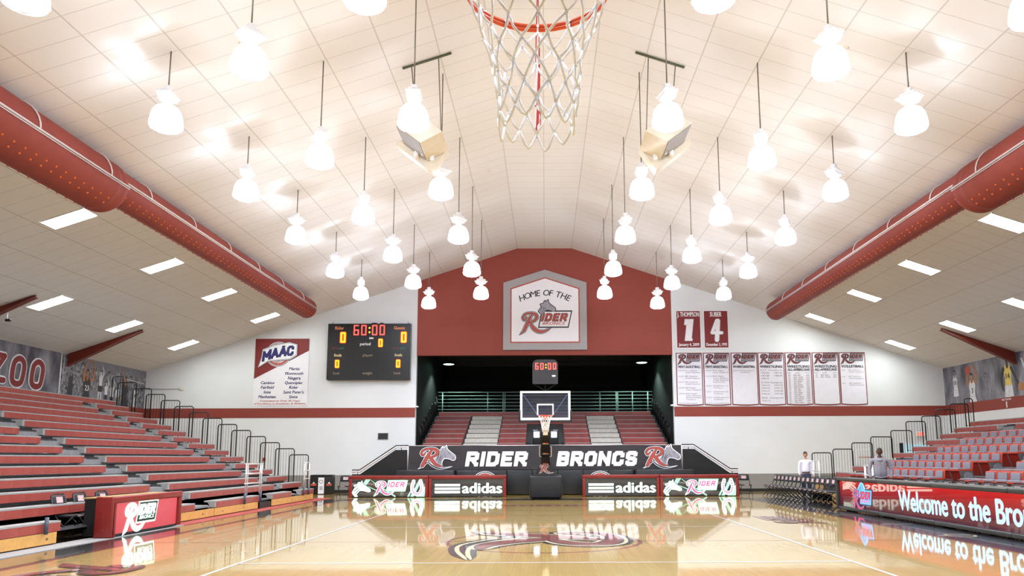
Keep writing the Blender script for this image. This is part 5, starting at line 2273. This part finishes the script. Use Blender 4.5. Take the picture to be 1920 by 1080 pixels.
# centre dark box with two square lamps
g = empty('camera_well', (0.03, 36.12, 1.9), label='dark box behind the far hoop with two lit white squares', cat='box')
q = MB()
q.rbox(-.60, .60, 0, .10, .2, 1.02, .08)
q.box(-.88, -.80, -.02, 3.4, -.4, .4)
q.box(.80, .88, -.02, 3.4, -.4, .4)
q.build('housing', M['black'], g)
for x in (-.42, .40):
    q = MB()
    q.rbox(x - .135, x + .135, -.015, .0, .62, .90, .02)
    q.build('square_lamp', M['sqlamp'], g)
for x in (-.48, .48):
    q = MB()
    q.box(x - .11, x + .11, -.012, 0, .98 - .04, 1.0 - .015)
    q.build('label_strip', M['grey'], g)
# metal rail on top of the alcove seats
g = empty('tier_railing', (0, 42.15, 3.9), label='pale green lit metal railing along the top of the alcove seating', cat='railing')
for k in range(6):
    q = MB()
    q.tube([(-5.9, 0, .34 + k * .19), (5.95, 0, .34 + k * .19)], .022, n=6)
    q.build('rail', M['galv'], g)
for x in (-5.65, -3.15, -2.3, -2.2, -1.25, 1.3, 3.05, 3.95, 4.03, 4.9 - .05, 5.7):
    q = MB()
    q.tube([(x, 0, -.04), (x, 0, 1.30)], .03, n=8)
    q.build('post', M['galv'], g)
# leaning dark side guards of the alcove seating
for s, lab in ((-1, 'left'), (1, 'right')):
    for k in range(8):
        y = 36.35 + .75 * k
        z = 2.08 + .255 * k
        gg = empty('guard_rail', (s * 5.93, y, z), label='dark guard rail %s of the alcove seats, %s row from the front' % (lab, ordn[k]), cat='railing',
                   group='dark side guards of the alcove seats')
        q = MB()
        q.tube([(0, 0, 0), (0, .0, .95), (0, .08, 1.05), (0, .62, 1.05), (0, .70, .95), (0, .70, .2)], .022, n=6)
        q.build('frame', M['blackm'], gg)
        q = MB()
        for j in range(1, 7):
            q.tube([(0, .1 * j, .05 + .02 * j), (0, .1 * j, 1.05)], .006, n=4)
        q.build('bars', M['blackm'], gg)
# alcove lamps
for k, (x, y, z, big, lab) in enumerate(((-5.2, 41.07, 6.62, True, 'left'), (5.27, 41.07, 6.67, True, 'right'))):
    g = empty('dome_lamp', (x, y, z), label='small lit dome lamp in the dark alcove, %s side' % lab, cat='lamp', group='alcove dome lamps')
    q = MB()
    q.lathe([(.02, .32), (.06, .3), (.09, .18), (.26, .03), (.30, 0)], n=20)
    q.build('shade', mat('dark_green_shade', (46, 70, 62), .4), g)
    q = MB()
    q.lathe([(.29, .005), (.2, -.02), (.001, -.03)], n=20)
    q.build('lit_lens', M['greenlamp'], g)
    q = MB()
    q.tube([(0, 0, .3), (0, 0, 7.09 - z)], .02)
    q.build('stem', M['black'], g)
    l = bpy.data.lights.new('dome_bulb', 'SPOT')
    l.energy = 300
    l.spot_size = math.radians(128)
    l.spot_blend = .5
    l.color = (.72, 1.0, .88)
    l.shadow_soft_size = .15
    lo = bpy.data.objects.new('bulb', l)
    COL.objects.link(lo)
    lo.parent = g
    lo.location = (0, 0, -.06)
g = empty('ceiling_spot', (0.03, 40, 6.95), label='tiny lit ceiling spot in the middle of the alcove above the shot clock', cat='lamp')
q = MB()
q.lathe([(.001, -.02), (.09, 0), (.1, .05), (.04, .2), (.001, .2)], n=16)
q.build('lit_lens', M['greenlamp'], g)
q = MB()
q.tube([(0, 0, .2), (0, 0, .45)], .02)
q.build('stem', M['black'], g)


# ------------------------------------------------------------------ basketball hoops
def net_part(parent, rimz, rtop=.222, L=.42, rbot=.125, seed=1, r=.0045):
    rr = random.Random(seed)
    n = 12
    rows = 6
    prof = [1.0, .86, .76, .68, .62, .58, .56]
    node = {}
    for j in range(rows + 1):
        for i in range(n):
            a = 2 * PI * (i + .5 * (j % 2)) / n
            rad = rtop * prof[j] * (1 + rr.uniform(-.05, .05) * (j > 0))
            z = rimz - .015 - L * (j / rows) ** .92 + rr.uniform(-.012, .012) * (j > 0)
            node[(j, i)] = Vector((rad * math.cos(a + rr.uniform(-.05, .05) * (j > 0)), rad * math.sin(a), z))
    q = MB()
    for j in range(rows):
        for i in range(n):
            p = node[(j, i)]
            for di in ((0, 1) if j % 2 else (-1, 0)):
                t = node[(j + 1, (i + di) % n)]
                mid = (p + t) / 2 + Vector((rr.uniform(-.006, .006), rr.uniform(-.006, .006), -.004))
                q.tube([p, mid, t], r, n=6)
            if j:
                q.lathe([(.0001, r * 1.8), (r * 1.6, r), (r * 1.6, -r), (.0001, -r * 1.8)], c=tuple(p), n=6)
    for i in range(n):        # closed loops hanging from the last row
        p = node[(rows, i)]
        t = node[(rows, (i + 1) % n)]
        mid = (p + t) / 2 + Vector((0, 0, -.05 + rr.uniform(-.012, .01)))
        q.tube(catmull([tuple(p), tuple(mid), tuple(t)], 3), r, n=6)
    for i in range(n):        # top loops over the rim hooks
        p = node[(0, i)]
        out = Vector((p.x, p.y, 0)).normalized()
        q.tube([p, p + out * .012 + Vector((0, 0, .01)), p + out * .004 + Vector((0, 0, .03)), p - out * .012 + Vector((0, 0, .012))], r, n=6)
    return q.build('net', M['net'], parent)


def hoop(x, yrim, sgn, label, seed, near):
    """sgn=+1: the backboard stands on the +Y side of the rim"""
    g = empty('basketball_hoop', (x, yrim, 0), label=label, cat='hoop')
    q = MB()
    q.tube([(.238 * math.cos(2 * PI * k / 48), .238 * math.sin(2 * PI * k / 48), 3.05) for k in range(48)], .0095, closed=True, n=10)
    q.tube([(.232 * math.cos(2 * PI * k / 48), .232 * math.sin(2 * PI * k / 48), 3.034) for k in range(48)], .007, closed=True, n=8)
    for s in (-1, 1):
        q.tube([(s * .10, sgn * .215, 3.045), (s * .07, sgn * .37, 3.03)], .012)
    q.box(-.09, .09, min(sgn * .26, sgn * .38), max(sgn * .26, sgn * .38), 2.99, 3.045)
    q.box(-.09, .09, min(sgn * .36, sgn * .38), max(sgn * .36, sgn * .38), 2.9, 3.05)
    rim = q.build('rim', M['orange'], g)
    q = MB()
    for k in range(12):
        a = 2 * PI * k / 12
        c, s_ = math.cos(a), math.sin(a)
        q.tube([(.226 * c, .226 * s_, 3.036), (.222 * c, .222 * s_, 3.022), (.234 * c, .234 * s_, 3.018), (.244 * c, .244 * s_, 3.03)], .003, n=5)
    q.build('net_hooks', M['white'], rim)
    net_part(g, 3.035, seed=seed, r=.0042 if near else .006)
    yb = sgn * .385
    q = MB()
    a, b = sorted((yb, yb + sgn * .015))
    q.box(-.88, .88, a, b, 2.94, 3.93)
    q.build('glass', M['glass'], g)
    a, b = sorted((yb - sgn * .004, yb + sgn * .03))
    q = MB()
    for (x0, x1, z0, z1) in ((-.915, .915, 3.90, 3.97), (-.915, .915, 2.9, 3.0), (-.915, -.835, 3.0, 3.90), (.835, .915, 3.0, 3.90)):
        q.box(x0, x1, a, b, z0, z1)
    q.build('board_frame', M['white'], g)
    a, b = sorted((yb - sgn * .003, yb + sgn * .0))
    q = MB()
    for (x0, x1, z0, z1) in ((-.305, .305, 3.455, 3.505), (-.305, -.255, 3.05, 3.455), (.255, .305, 3.05, 3.455), (-.305, .305, 3.05, 3.095)):
        q.box(x0, x1, a, b, z0, z1)
    q.build('target_square', M['wprint'], g)
    q = MB()
    for (x0, x1, z0, z1) in ((-.955, .955, 2.84, 2.915), (-.96, -.90, 2.84, 3.28), (.90, .96, 2.84, 3.28)):
        q.rbox(x0, x1, yb - .035, yb + .05, z0, z1, .02)
    q.build('edge_padding', M['vinyl'], g)
    # boom, mast and base
    q = MB()
    y1 = yb + sgn * .07
    for s in (-1, 1):
        q.tube([(s * .80, y1, 3.84), (s * .10, yb + sgn * .55, 2.86)], .02, n=8)
        q.tube([(s * .12, y1, 2.98), (s * .10, yb + sgn * .55, 2.80)], .02, n=8)
    q.rbox(-.13, .13, min(yb + sgn * .06, yb + sgn * .16), max(yb + sgn * .06, yb + sgn * .16), 2.92, 3.10, .02)
    if near:
        q = MB()
        q.rbox(-.13, .13, yb - .55, yb - .05, 3.2, 3.35, .02)
    else:
        q.rbox(-.13, .13, yb + .4, yb + .62, 2.50, 2.86, .03)
        q.rbox(-.09, .09, yb + .35, yb + .6, 2.38, 2.52, .02)
    q.build('board_bracket', M['beige'], g)
    if near:
        q = MB()
        q.rbox(-.12, .12, yb - 3.4, yb - .5, 3.15, 3.4, .03)
        q.rbox(-.15, .15, yb - 3.6, yb - 3.3, .8, 3.4, .03)
        q.build('padded_boom', M['vinyl'], g)
        q = MB()
        q.rbox(-.62, .62, yb - 4.6, yb - 3.2, .03, .88, .06)
        q.build('padded_base', M['vinyl'], g)
        return g
    q = MB()
    p0 = Vector((0, yb + sgn * .55, 2.46))
    p1 = Vector((0, yb + sgn * 2.6, 1.32))
    dn = (p1 - p0).normalized()
    up = Vector((0, -dn.z * sgn, dn.y * sgn))
    for (e0, e1, hw) in ((0, 1, .17),):
        vs = []
        for p in (p0, p1):
            for sx in (-1, 1):
                for su in (-.16, .16):
                    vs.append(p + Vector((sx * hw, 0, 0)) + up * su)
        q.add(vs, [(0, 1, 3, 2), (4, 6, 7, 5), (0, 4, 5, 1), (2, 3, 7, 6), (0, 2, 6, 4), (1, 5, 7, 3)])
    mast = q.build('padded_boom', M['vinyl'], g)
    fix_normals(mast)
    # front face pieces of the mast between boom and base
    q = MB()
    q.prism([(-.17, 1.40), (.17, 1.40), (.42, .93), (-.42, .93)], 'y', min(yb + sgn * 2.30, yb + sgn * 2.5), max(yb + sgn * 2.30, yb + sgn * 2.5))
    q.build('padded_foot', M['vinyl'], g)
    q = MB()
    a, b = sorted((yb + sgn * 2.32, yb + sgn * 2.75))
    q.box(-.16, .16, a, b, 1.1, 1.55)
    q.build('mast', M['black'], g)
    q = MB()
    a, b = sorted((yb + sgn * 2.20, yb + sgn * 3.6))
    q.rbox(-.62, .64, a, b, .03, .88, .06)
    q.build('padded_base', M['vinyl'], g)
    q = MB()
    for sx in (-.5, .5):
        for yy in (2.4, 3.4):
            q.lathe([(.001, 0), (.04, 0), (.04, .05), (.001, .05)], c=(sx, yb + sgn * yy, 0), n=10)
    q.build('castors', M['black'], g)
    if not near:
        for tt in (.20, .52, .86):
            c = p0.lerp(p1, tt) - up * .162
            d = Decal(c, (1, 0, 0), tuple((p0 - p1).normalized()), tuple(-up), .002)
            d.poly([(-.12, -.05), (.12, -.05), (.10, .0), (-.10, .0)], M['wprint'], 0)
            d.poly([(-.10, .0), (.10, .0), (.07, .07), (.0, .05), (-.07, .07)], M['orange'], 1)
            d.poly([(-.09, -.02), (-.02, -.02), (-.03, .03), (-.07, .03)], M['yellow'], 2)
            d.poly([(.01, -.02), (.08, -.02), (.07, .03), (.02, .03)], M['sc_n'], 2)
            d.build('small_logo', mast)
        d = Decal((-.22, yb + sgn * 2.295 - .001, .98), (1, 0, 0), (0, 0, 1), (0, -1, 0), .002)
        logo_r(d, 0, .02, .32, M['brick'], M['wprint'], M['dprint'], 0)
        d.build('letter_logo', g)
        q = MB()
        for s in (-1, 1):
            q.tube([(s * .16, yb + 1.1, 1.98), (s * .22, yb + 1.05, 1.98), (s * .22, yb + 1.15, 1.62), (s * .16, yb + 1.2, 1.6)], .012, n=6)
        q.build('side_handles', M['rail'], g)
        # shot clock above the board
        sc = MB()
        pts = [(-.45, 4.26), (.45, 4.26), (.47, 4.30), (.47, 5.02), (.40, 5.12), (.30, 5.16), (-.30, 5.16), (-.40, 5.12), (-.47, 5.02), (-.47, 4.30)]
        sc.prism(pts, 'y', yb + .25, yb + .45)
        o = sc.build('shot_clock', mat('clock_grey', (38, 35, 40), .5), g)
        fix_normals(o)
        d = Decal((0, yb + .249, 0), (1, 0, 0), (0, 0, 1), (0, -1, 0), .002)
        seg_digits(d, '60:00', -.375, 4.78, .26, M['ledred'], None, 0, thick=.09, gap=.2)
        d.build('clock_digits', o)
        d = Decal((0, yb + .249, 0), (1, 0, 0), (0, 0, 1), (0, -1, 0), .002)
        for (x0, x1, z0, z1) in ((-.22, .22, 4.34, 4.70),):
            for a_, b_, c_, e_ in ((x0, z0, x1, z0 + .008), (x0, z1 - .008, x1, z1), (x0, z0, x0 + .008, z1), (x1 - .008, z0, x1, z1), (-.004, z0, .004, z1)):
                d.rect(a_, b_, c_, e_, M['dprint'], 0)
        d.rect(.25, 4.52, .38, 4.58, M['wprint'], 0)
        d.build('clock_labels', o)
        sc = MB()
        sc.tube([(-.4, yb + .35, 4.26), (0, yb + .3, 4.0), (.4, yb + .35, 4.26)], .015)
        sc.tube([(0, yb + .35, 4.26), (0, yb + .2, 3.95), (0, yb + .06, 3.9)], .018)
        sc.build('clock_bracket', M['blackm'], g)
    return g


hoop(0.02, 27.33, 1, 'far basketball hoop with glass board and shot clock in front of the banner', 4, False)
hoop(-.02, 2.30, -1, 'near orange basketball rim with white net at the top of the view', 9, True)

# ------------------------------------------------------------------ flag hanging under the ridge
g = empty('hanging_flag', (-.12, 14.9, 8.4), label='red white and blue flag hanging edge on under the ridge behind the near net', cat='flag')
q = MB()
vs, fs = [], []
NY, NZ = 14, 26
for j in range(NZ + 1):
    for i in range(NY + 1):
        f = 1 - j / NZ
        vs.append((.045 * math.sin(i * 1.1 + f * 2.4) * (.35 + f), -.75 + 1.5 * i / NY + .12 * f * math.sin(f * 3), 3.0 * j / NZ + .12 * f * math.sin(i * .6)))
for sidex, off in (('a', -.004), ('b', .004)):
    b0 = len(q.v)
    fl = [(j * (NY + 1) + i, j * (NY + 1) + i + 1, (j + 1) * (NY + 1) + i + 1, (j + 1) * (NY + 1) + i) for j in range(NZ) for i in range(NY)]
    for idx, f_ in enumerate(fl):
        j, i = idx // NY, idx % NY
        mi = 2 if (j >= 15 and i >= 6) else (0 if (i % 2 == 0) else 1)
        ff = f_ if off < 0 else f_[::-1]
        q.add([(vs[k][0] + off, vs[k][1], vs[k][2]) for k in ff], [(0, 1, 2, 3)], mi, True)
q.build('cloth', [mat('flag_red', (190, 44, 40), .7), M['wprint'], M['navy']], g)
q = MB()
q.tube([(0, -.8, 3.0), (0, .8, 3.0)], .02)
for y in (-.7, .7):
    q.tube([(0, y, 3.0), (0, y, RIDGE - 8.4)], .006, n=5)
q.build('hanging_pole', M['steel'], g)

# ------------------------------------------------------------------ hanging loudspeakers
for s, lab in ((-1, 'left'), (1, 'right')):
    cx = s * 2.66
    g = empty('hanging_speaker', (cx, 16.6, 8.5), rz=0, label='big beige loudspeaker cluster hanging from the ceiling, %s of the ridge' % lab, cat='speaker')
    vx, vz, y0 = s * 2.74 - cx, -.02, -.5
    poly = [(0, 0), (.57, .44), (.08, .72), (-.48, .26)]
    q = MB()
    q.prism([(vx + s * a, vz + b) for a, b in poly], 'y', y0, y0 + 1.05)
    fix_normals(q.build('cabinet', M['beige'], g))
    ex, ez = .57, .44
    ln = math.hypot(ex, ez)
    ux, uz = ex / ln, ez / ln
    q = MB()
    gp = [(vx + s * (ux * .03 + uz * .002), vz + uz * .03 - ux * .002), (vx + s * (ux * (ln - .03) + uz * .002), vz + uz * (ln - .03) - ux * .002),
          (vx + s * (ux * (ln - .03) + uz * .016), vz + uz * (ln - .03) - ux * .016), (vx + s * (ux * .03 + uz * .016), vz + uz * .03 - ux * .016)]
    q.prism(gp, 'y', y0 + .04, y0 + 1.0)
    fix_normals(q.build('grille', M['beigeg'], g))
    q = MB()
    bp = [(vx + s * (ux * t + uz * o_), vz + uz * t - ux * o_) for t, o_ in ((.08, .016), (.13, .016), (.13, .024), (.08, .024))]
    q.prism(bp, 'y', y0 + .76, y0 + .84)
    fix_normals(q.build('badge', M['white'], g))
    q = MB()
    q.prism([(vx + s * a, vz + b) for a, b in ((.77, .43), (.0, -.19), (-.09, -.23), (-.46, .32), (-.30, .40), (.10, .70), (.72, .50))], 'y', y0 + 1.08, y0 + 1.42)
    fix_normals(q.build('lower_horn', M['beige'], g))
    q = MB()
    for a_ in (-.12, .25):
        q.rbox(vx + s * a_ - .05, vx + s * a_ + .05, y0 + .9, y0 + 1.2, vz - .12 + abs(a_) * .7, vz + .03 + abs(a_) * .7, .03)
    q.build('yoke', M['white'], g)
    q = MB()
    xb0, xb1 = s * 2.24 - cx, s * 3.42 - cx
    q.tube([(xb0, .75, ceil_z(2.24) - 8.5 - .03), (xb1, .75, ceil_z(3.42) - 8.5 - .03)], .03, n=8)
    q.build('ceiling_bar', mat('olive_bar', (84, 86, 62), .5), g)
    q = MB()
    for xx, px, py in ((s * 2.55 - cx, s * -.28, .2), (s * 3.2 - cx, s * .3, .35)):
        q.tube([(xx, .75, ceil_z(abs(xx + cx)) - 8.5 - .05), (px, py, .5)], .012, n=5)
    q.build('suspension_cable', M['steel'], g)


# ------------------------------------------------------------------ people
def skin_mesh(name, joints, edges, mats, parent, sub=2, root=0):
    me = bpy.data.meshes.new(name)
    me.from_pydata([j[:3] for j in joints], edges, [])
    o = bpy.data.objects.new(name, me)
    COL.objects.link(o)
    o.modifiers.new('s', 'SKIN')
    lay = me.skin_vertices[0].data
    for i, j in enumerate(joints):
        lay[i].radius = (j[3], j[4] if len(j) > 4 else j[3])
        lay[i].use_root = (i == root)
    ss = o.modifiers.new('u', 'SUBSURF')
    ss.levels = sub
    ss.render_levels = sub
    dg = bpy.context.evaluated_depsgraph_get()
    ev = bpy.data.meshes.new_from_object(o.evaluated_get(dg))
    bpy.data.objects.remove(o)
    vs = [tuple(v.co) for v in ev.vertices]
    fs = [tuple(p.vertices) for p in ev.polygons]
    bpy.data.meshes.remove(ev)
    return vs, fs


def head_geo(c, tilt, yaw, sc, female=False):
    """ellipsoid head with nose, brow, ears, mouth; faces -Y before rotation"""
    R_ = Matrix.Translation(c) @ Matrix.Rotation(yaw, 4, 'Z') @ Matrix.Rotation(tilt, 4, 'X') @ Matrix.Scale(sc, 4)
    q = MB()
    n, mrow = 24, 18
    vs, fs = [], []
    for i in range(mrow + 1):
        ph = -PI / 2 + PI * i / mrow
        for j in range(n):
            a = 2 * PI * j / n
            z = .118 * math.sin(ph)
            rx, ry = .076 * math.cos(ph), .094 * math.cos(ph)
            if z < -.01:
                f = 1 - .28 * min(1, (-z - .01) / .10)
                rx *= f
            x, y = rx * math.sin(a), -ry * math.cos(a)
            if y < 0 and z < 0:
                y *= .95
            # nose
            dn_ = math.exp(-(x / .012) ** 2) * math.exp(-((z + .018) / .022) ** 2)
            if y < 0:
                y -= .022 * dn_
                y += .008 * math.exp(-((abs(x) - .030) / .014) ** 2) * math.exp(-((z - .012) / .011) ** 2)
                y -= .005 * math.exp(-(x / .022) ** 2) * math.exp(-((z + .058) / .009) ** 2)
            vs.append((x, y, z))
    for i in range(mrow):
        for j in range(n):
            fs.append((i * n + j, i * n + (j + 1) % n, (i + 1) * n + (j + 1) % n, (i + 1) * n + j))
    q.add([R_ @ Vector(v) for v in vs], fs, 0, True)
    for s in (-1, 1):
        q.lathe([(.001, .010), (.018, .010), (.024, .0), (.016, -.008), (.001, -.006)], n=10,
                T=R_ @ Matrix.Translation((s * .078, .008, -.005)) @ Matrix.Rotation(s * PI / 2, 4, 'Y') @ Matrix.Scale(1.35, 4, (1, 0, 0)))
    eyes = MB()
    for s in (-1, 1):
        eyes.lathe([(.001, .004), (.008, .002), (.011, -.003)], n=10, T=R_ @ Matrix.Translation((s * .030, -.082, .012)) @ Matrix.Rotation(PI / 2, 4, 'X'))
        eyes.tube([R_ @ Vector((s * .016, -.091, .032)), R_ @ Vector((s * .03, -.0885, .037)), R_ @ Vector((s * .046, -.078, .031))], .003 * sc, n=5)
    lips = MB()
    lips.tube([R_ @ Vector((-.022, -.083, -.057)), R_ @ Vector((0, -.094, -.055)), R_ @ Vector((.022, -.083, -.057))], .0045 * sc, n=6)
    return q, eyes, lips, R_


def hand_geo(q, wrist, d, side, thumb, sc=1.0):
    """palm and five fingers; d = pointing direction, side = across palm, thumb = thumb side sign"""
    d = Vector(d).normalized()
    sv = Vector(side).normalized()
    nrm = d.cross(sv).normalized()
    w = Vector(wrist)
    q.tube([w - d * .02, w + d * .03, w + d * .085], [.026 * sc, .036 * sc, .034 * sc], n=8)
    for k, (off, ln) in enumerate(((-.028, .066), (-.009, .078), (.010, .073), (.028, .056))):
        b = w + d * .085 + sv * off * thumb * -1
        c = b + d * ln * .5 + nrm * .006
        e = b + d * ln * .92 + nrm * .022
        q.tube([b - d * .02, b, c, e], [.0095 * sc, .0095 * sc, .0085 * sc, .0065 * sc], n=6)
    b = w + d * .035 + sv * thumb * .030
    q.tube([b - d * .01, b + d * .02 + sv * thumb * .018, b + d * .052 + sv * thumb * .020 + nrm * .008], [.012 * sc, .0105 * sc, .008 * sc], n=6)


def person(loc, rz, label, skin, hair, shirt, trousers, shoes, H=1.75, tilt=0.0, yaw=0.0, belly=0.0, arms=None, hood=False, hairstyle='short', extra=None):
    g = empty('person', loc, rz, label, 'person')
    wd = 1.2 if hood else 1.04
    k = H / 1.75
    hip = .93 * k
    sh = 1.43 * k
    hx = .095 * k
    sx = .20 * k
    A = arms or [[(-sx, .0, sh - .02), (-sx - .045, .01, sh - .30), (-sx - .035, -.05, sh - .55)], [(sx, .0, sh - .02), (sx + .045, .01, sh - .30), (sx + .035, -.05, sh - .55)]]
    J = [(0, 0, hip, .125 * k, .088 * k), (0, .0, hip + .18 * k, .11 * k, .08 * k), (0, 0, hip + .36 * k, .12 * k, .08 * k), (0, .005, sh - .03, .075 * k, .06 * k),
         (0, .0, sh + .07 * k, .056 * k), (0, -.012, sh + .14 * k, .052 * k)]
    E_ = [(0, 1), (1, 2), (2, 3), (3, 4), (4, 5)]
    for a in A:
        b = len(J)
        J += [(a[0][0], a[0][1], a[0][2], .045 * k), (a[1][0], a[1][1], a[1][2], .036 * k), (a[2][0], a[2][1], a[2][2], .028 * k)]
        E_ += [(3, b), (b, b + 1), (b + 1, b + 2)]
    for s in (-1, 1):
        b = len(J)
        J += [(s * hx, 0, hip - .10, .088 * k), (s * (hx + .01), -.01, .50 * k, .062 * k), (s * (hx + .015), .01, .10, .042 * k)]
        E_ += [(0, b), (b, b + 1), (b + 1, b + 2)]
    vs, fs = skin_mesh('body', J, E_, None, g)
    hc = Vector((0, -.03 - (.05 if tilt > .2 else 0), sh + .235 * k - (.02 if tilt > .2 else 0)))
    hq, eyes, lips, R_ = head_geo(hc, tilt, yaw, k)
    hq.add(vs, fs, 0, True)
    for i, a in enumerate(A):
        w, e = Vector(a[2]), Vector(a[1])
        dd = (w - e).normalized()
        hand_geo(hq, w + dd * .01, dd, (0, 1, 0) if abs(dd.y) < .8 else (1, 0, 0), -1, k)
    hq.build('body', skin, g)
    eyes.build('eyes', M['dprint'], g)
    lips.build('lips', mat('lips', (128, 74, 66), .5), g)
    # shirt
    JS = [(0, 0, hip - (.05 if hood else -.01), .158 * k * wd, .122 * k), (0, -.012 - belly * .3, hip + .17 * k, .156 * k * wd, .122 * k + belly), (0, 0, hip + .34 * k, .158 * k * wd, .122 * k), (0, .005, sh - .035, .135 * k, .088 * k),
          (0, -.002, sh + .05 * k, .058 * k)]
    ES = [(0, 1), (1, 2), (2, 3), (3, 4)]
    for a in A:
        b = len(JS)
        w = Vector(a[2])
        e = Vector(a[1])
        w2 = e.lerp(w, .93)
        JS += [(a[0][0], a[0][1], a[0][2], .064 * k), (a[1][0], a[1][1], a[1][2], .052 * k), (w2.x, w2.y, w2.z, .038 * k)]
        ES += [(3, b), (b, b + 1), (b + 1, b + 2)]
    vs, fs = skin_mesh('shirt', JS, ES, None, g)
    q = MB()
    q.add(vs, fs, 0, True)
    if hood:
        q.tube([(-.10, -.02, sh + .02), (-.085, .06, sh + .07), (0, .10, sh + .10), (.085, .06, sh + .07), (.10, -.02, sh + .02), (.03, -.10, sh - .03), (-.03, -.10, sh - .03)], .035 * k, closed=True, n=8)
        q.tube([(-.15, -.105, hip + .02), (0, -.125, hip + .0), (.15, -.105, hip + .02), (.165, 0, hip), (.14, .1, hip), (-.14, .1, hip), (-.165, 0, hip)], .02, closed=True, n=6)
    else:
        q.tube([(-.062, -.01, sh + .05), (-.03, -.075, sh + .02), (0, -.085, sh + .005)], .012, n=6)
        q.tube([(.062, -.01, sh + .05), (.03, -.075, sh + .02), (0, -.085, sh + .005)], .012, n=6)
    q.build('hooded_top' if hood else 'shirt', shirt, g)
    if hood:
        q = MB()
        q.tube([(0, -.135, hip + .05), (0, -.14 - belly, hip + .2), (0, -.135, hip + .36), (0, -.115, sh - .06)], .004, n=5)
        q.build('zip', M['midg'], g)
        q = MB()
        q.box(-.10, -.055, -.147, -.14, sh - .155, sh - .14)
        q.build('chest_mark', M['sc_r'], g)
    # trousers
    JT = [(0, .0, hip + .06, .150 * k, .118 * k), (0, .0, hip - .02, .160 * k, .122 * k)]
    ET = []
    for s in (-1, 1):
        b = len(JT)
        JT += [(s * hx, 0, hip - .10, .104 * k), (s * (hx + .01), -.01, .50 * k, .080 * k), (s * (hx + .015), .01, .08, .066 * k)]
        ET += [(1, b), (b, b + 1), (b + 1, b + 2)]
    ET.append((0, 1))
    vs, fs = skin_mesh('trousers', JT, ET, None, g)
    q = MB()
    q.add(vs, fs, 0, True)
    q.build('trousers', trousers, g)
    q = MB()
    for s in (-1, 1):
        q.rbox(s * (hx + .015) - .045, s * (hx + .015) + .045, -.17, .09, .0, .085, .04)
    q.build('shoes', shoes, g)
    q = MB()
    vsH, fsH = [], []
    n, mr = 22, 10
    lo = .005 if hairstyle == 'short' else .035
    for i in range(mr + 1):
        t = i / mr
        for j in range(n):
            a = 2 * PI * j / n
            front = max(0, math.cos(a))
            z0 = lo + .055 * front - .04 * max(0, -math.cos(a))
            ph0 = math.asin(max(-1, min(1, z0 / .122)))
            ph = ph0 + (PI / 2 - ph0) * t
            e = .005 if hairstyle == 'short' else -.0005
            x = (.078 + e) * math.cos(ph) * math.sin(a)
            y = -(.096 + e) * math.cos(ph) * math.cos(a)
            vsH.append(R_ @ Vector((x, y, (.120 + e * 1.4) * math.sin(ph))))
    for i in range(mr):
        for j in range(n):
            fsH.append((i * n + j, i * n + (j + 1) % n, (i + 1) * n + (j + 1) % n, (i + 1) * n + j))
    q.add(vsH, fsH, 0, True)
    q.build('hair', hair, g)
    if extra == 'belt':
        q = MB()
        q.tube([(.150 * math.cos(a) * k, .116 * math.sin(a) * k, hip + .075) for a in [2 * PI * i / 20 for i in range(20)]], .016, closed=True, n=6)
        q.build('belt', M['dprint'], g)
    return g


person((9.80, 29.0, 0), -.25, 'person in a white shirt and navy trousers standing behind the sideline chairs',
       mat('skin_light', (196, 140, 112), .5), mat('hair_black', (24, 20, 20), .6), mat('white_shirt', (226, 220, 236), .75, bump=.3, scale=14),
       mat('navy_trousers', (34, 40, 74), .7), M['blackm'], H=1.73, tilt=.12, yaw=.1, belly=.012, extra='belt')
k = 1.80 / 1.75
person((9.62, 22.15, 0), -.35, 'person in a grey hooded top looking down behind the LED table',
       mat('skin_dark', (88, 58, 44), .45), mat('hair_cropped', (34, 26, 24), .7), mat('grey_fleece', (140, 136, 146), .85, bump=.3, scale=14),
       mat('dark_trousers', (40, 40, 46), .7), M['blackm'], H=1.80, tilt=.55, yaw=.1, belly=.02, hood=True, hairstyle='crop',
       arms=[[(-.225, 0, 1.45), (-.29, .0, 1.17), (-.27, -.10, .92)], [(.225, 0, 1.45), (.29, .02, 1.17), (.26, -.08, .92)]])

# sprinkler heads / small fittings on the ceiling
for k, (x, y) in enumerate(((-6.2, 14.6), (-3.9, 20.5), (6.3, 14.8), (3.8, 20.6), (-10.9, 21.5), (11.0, 30.5), (-1.9, 25.4), (1.9, 25.4))):
    q = MB()
    q.lathe([(.001, -.02), (.05, -.015), (.06, .0), (.06, .02)], n=16, T=Matrix.Translation((x, y, ceil_z(x))) @ Matrix.Rotation((1 if x > 0 else -1) * ang, 4, 'Y'))
    tag(q.build('ceiling_sprinkler', M['beige']), 'small round sprinkler cap in the ceiling tiles', 'sprinkler', 'ceiling sprinkler caps')

for o in bpy.data.objects:
    if o.type == 'MESH':
        pass
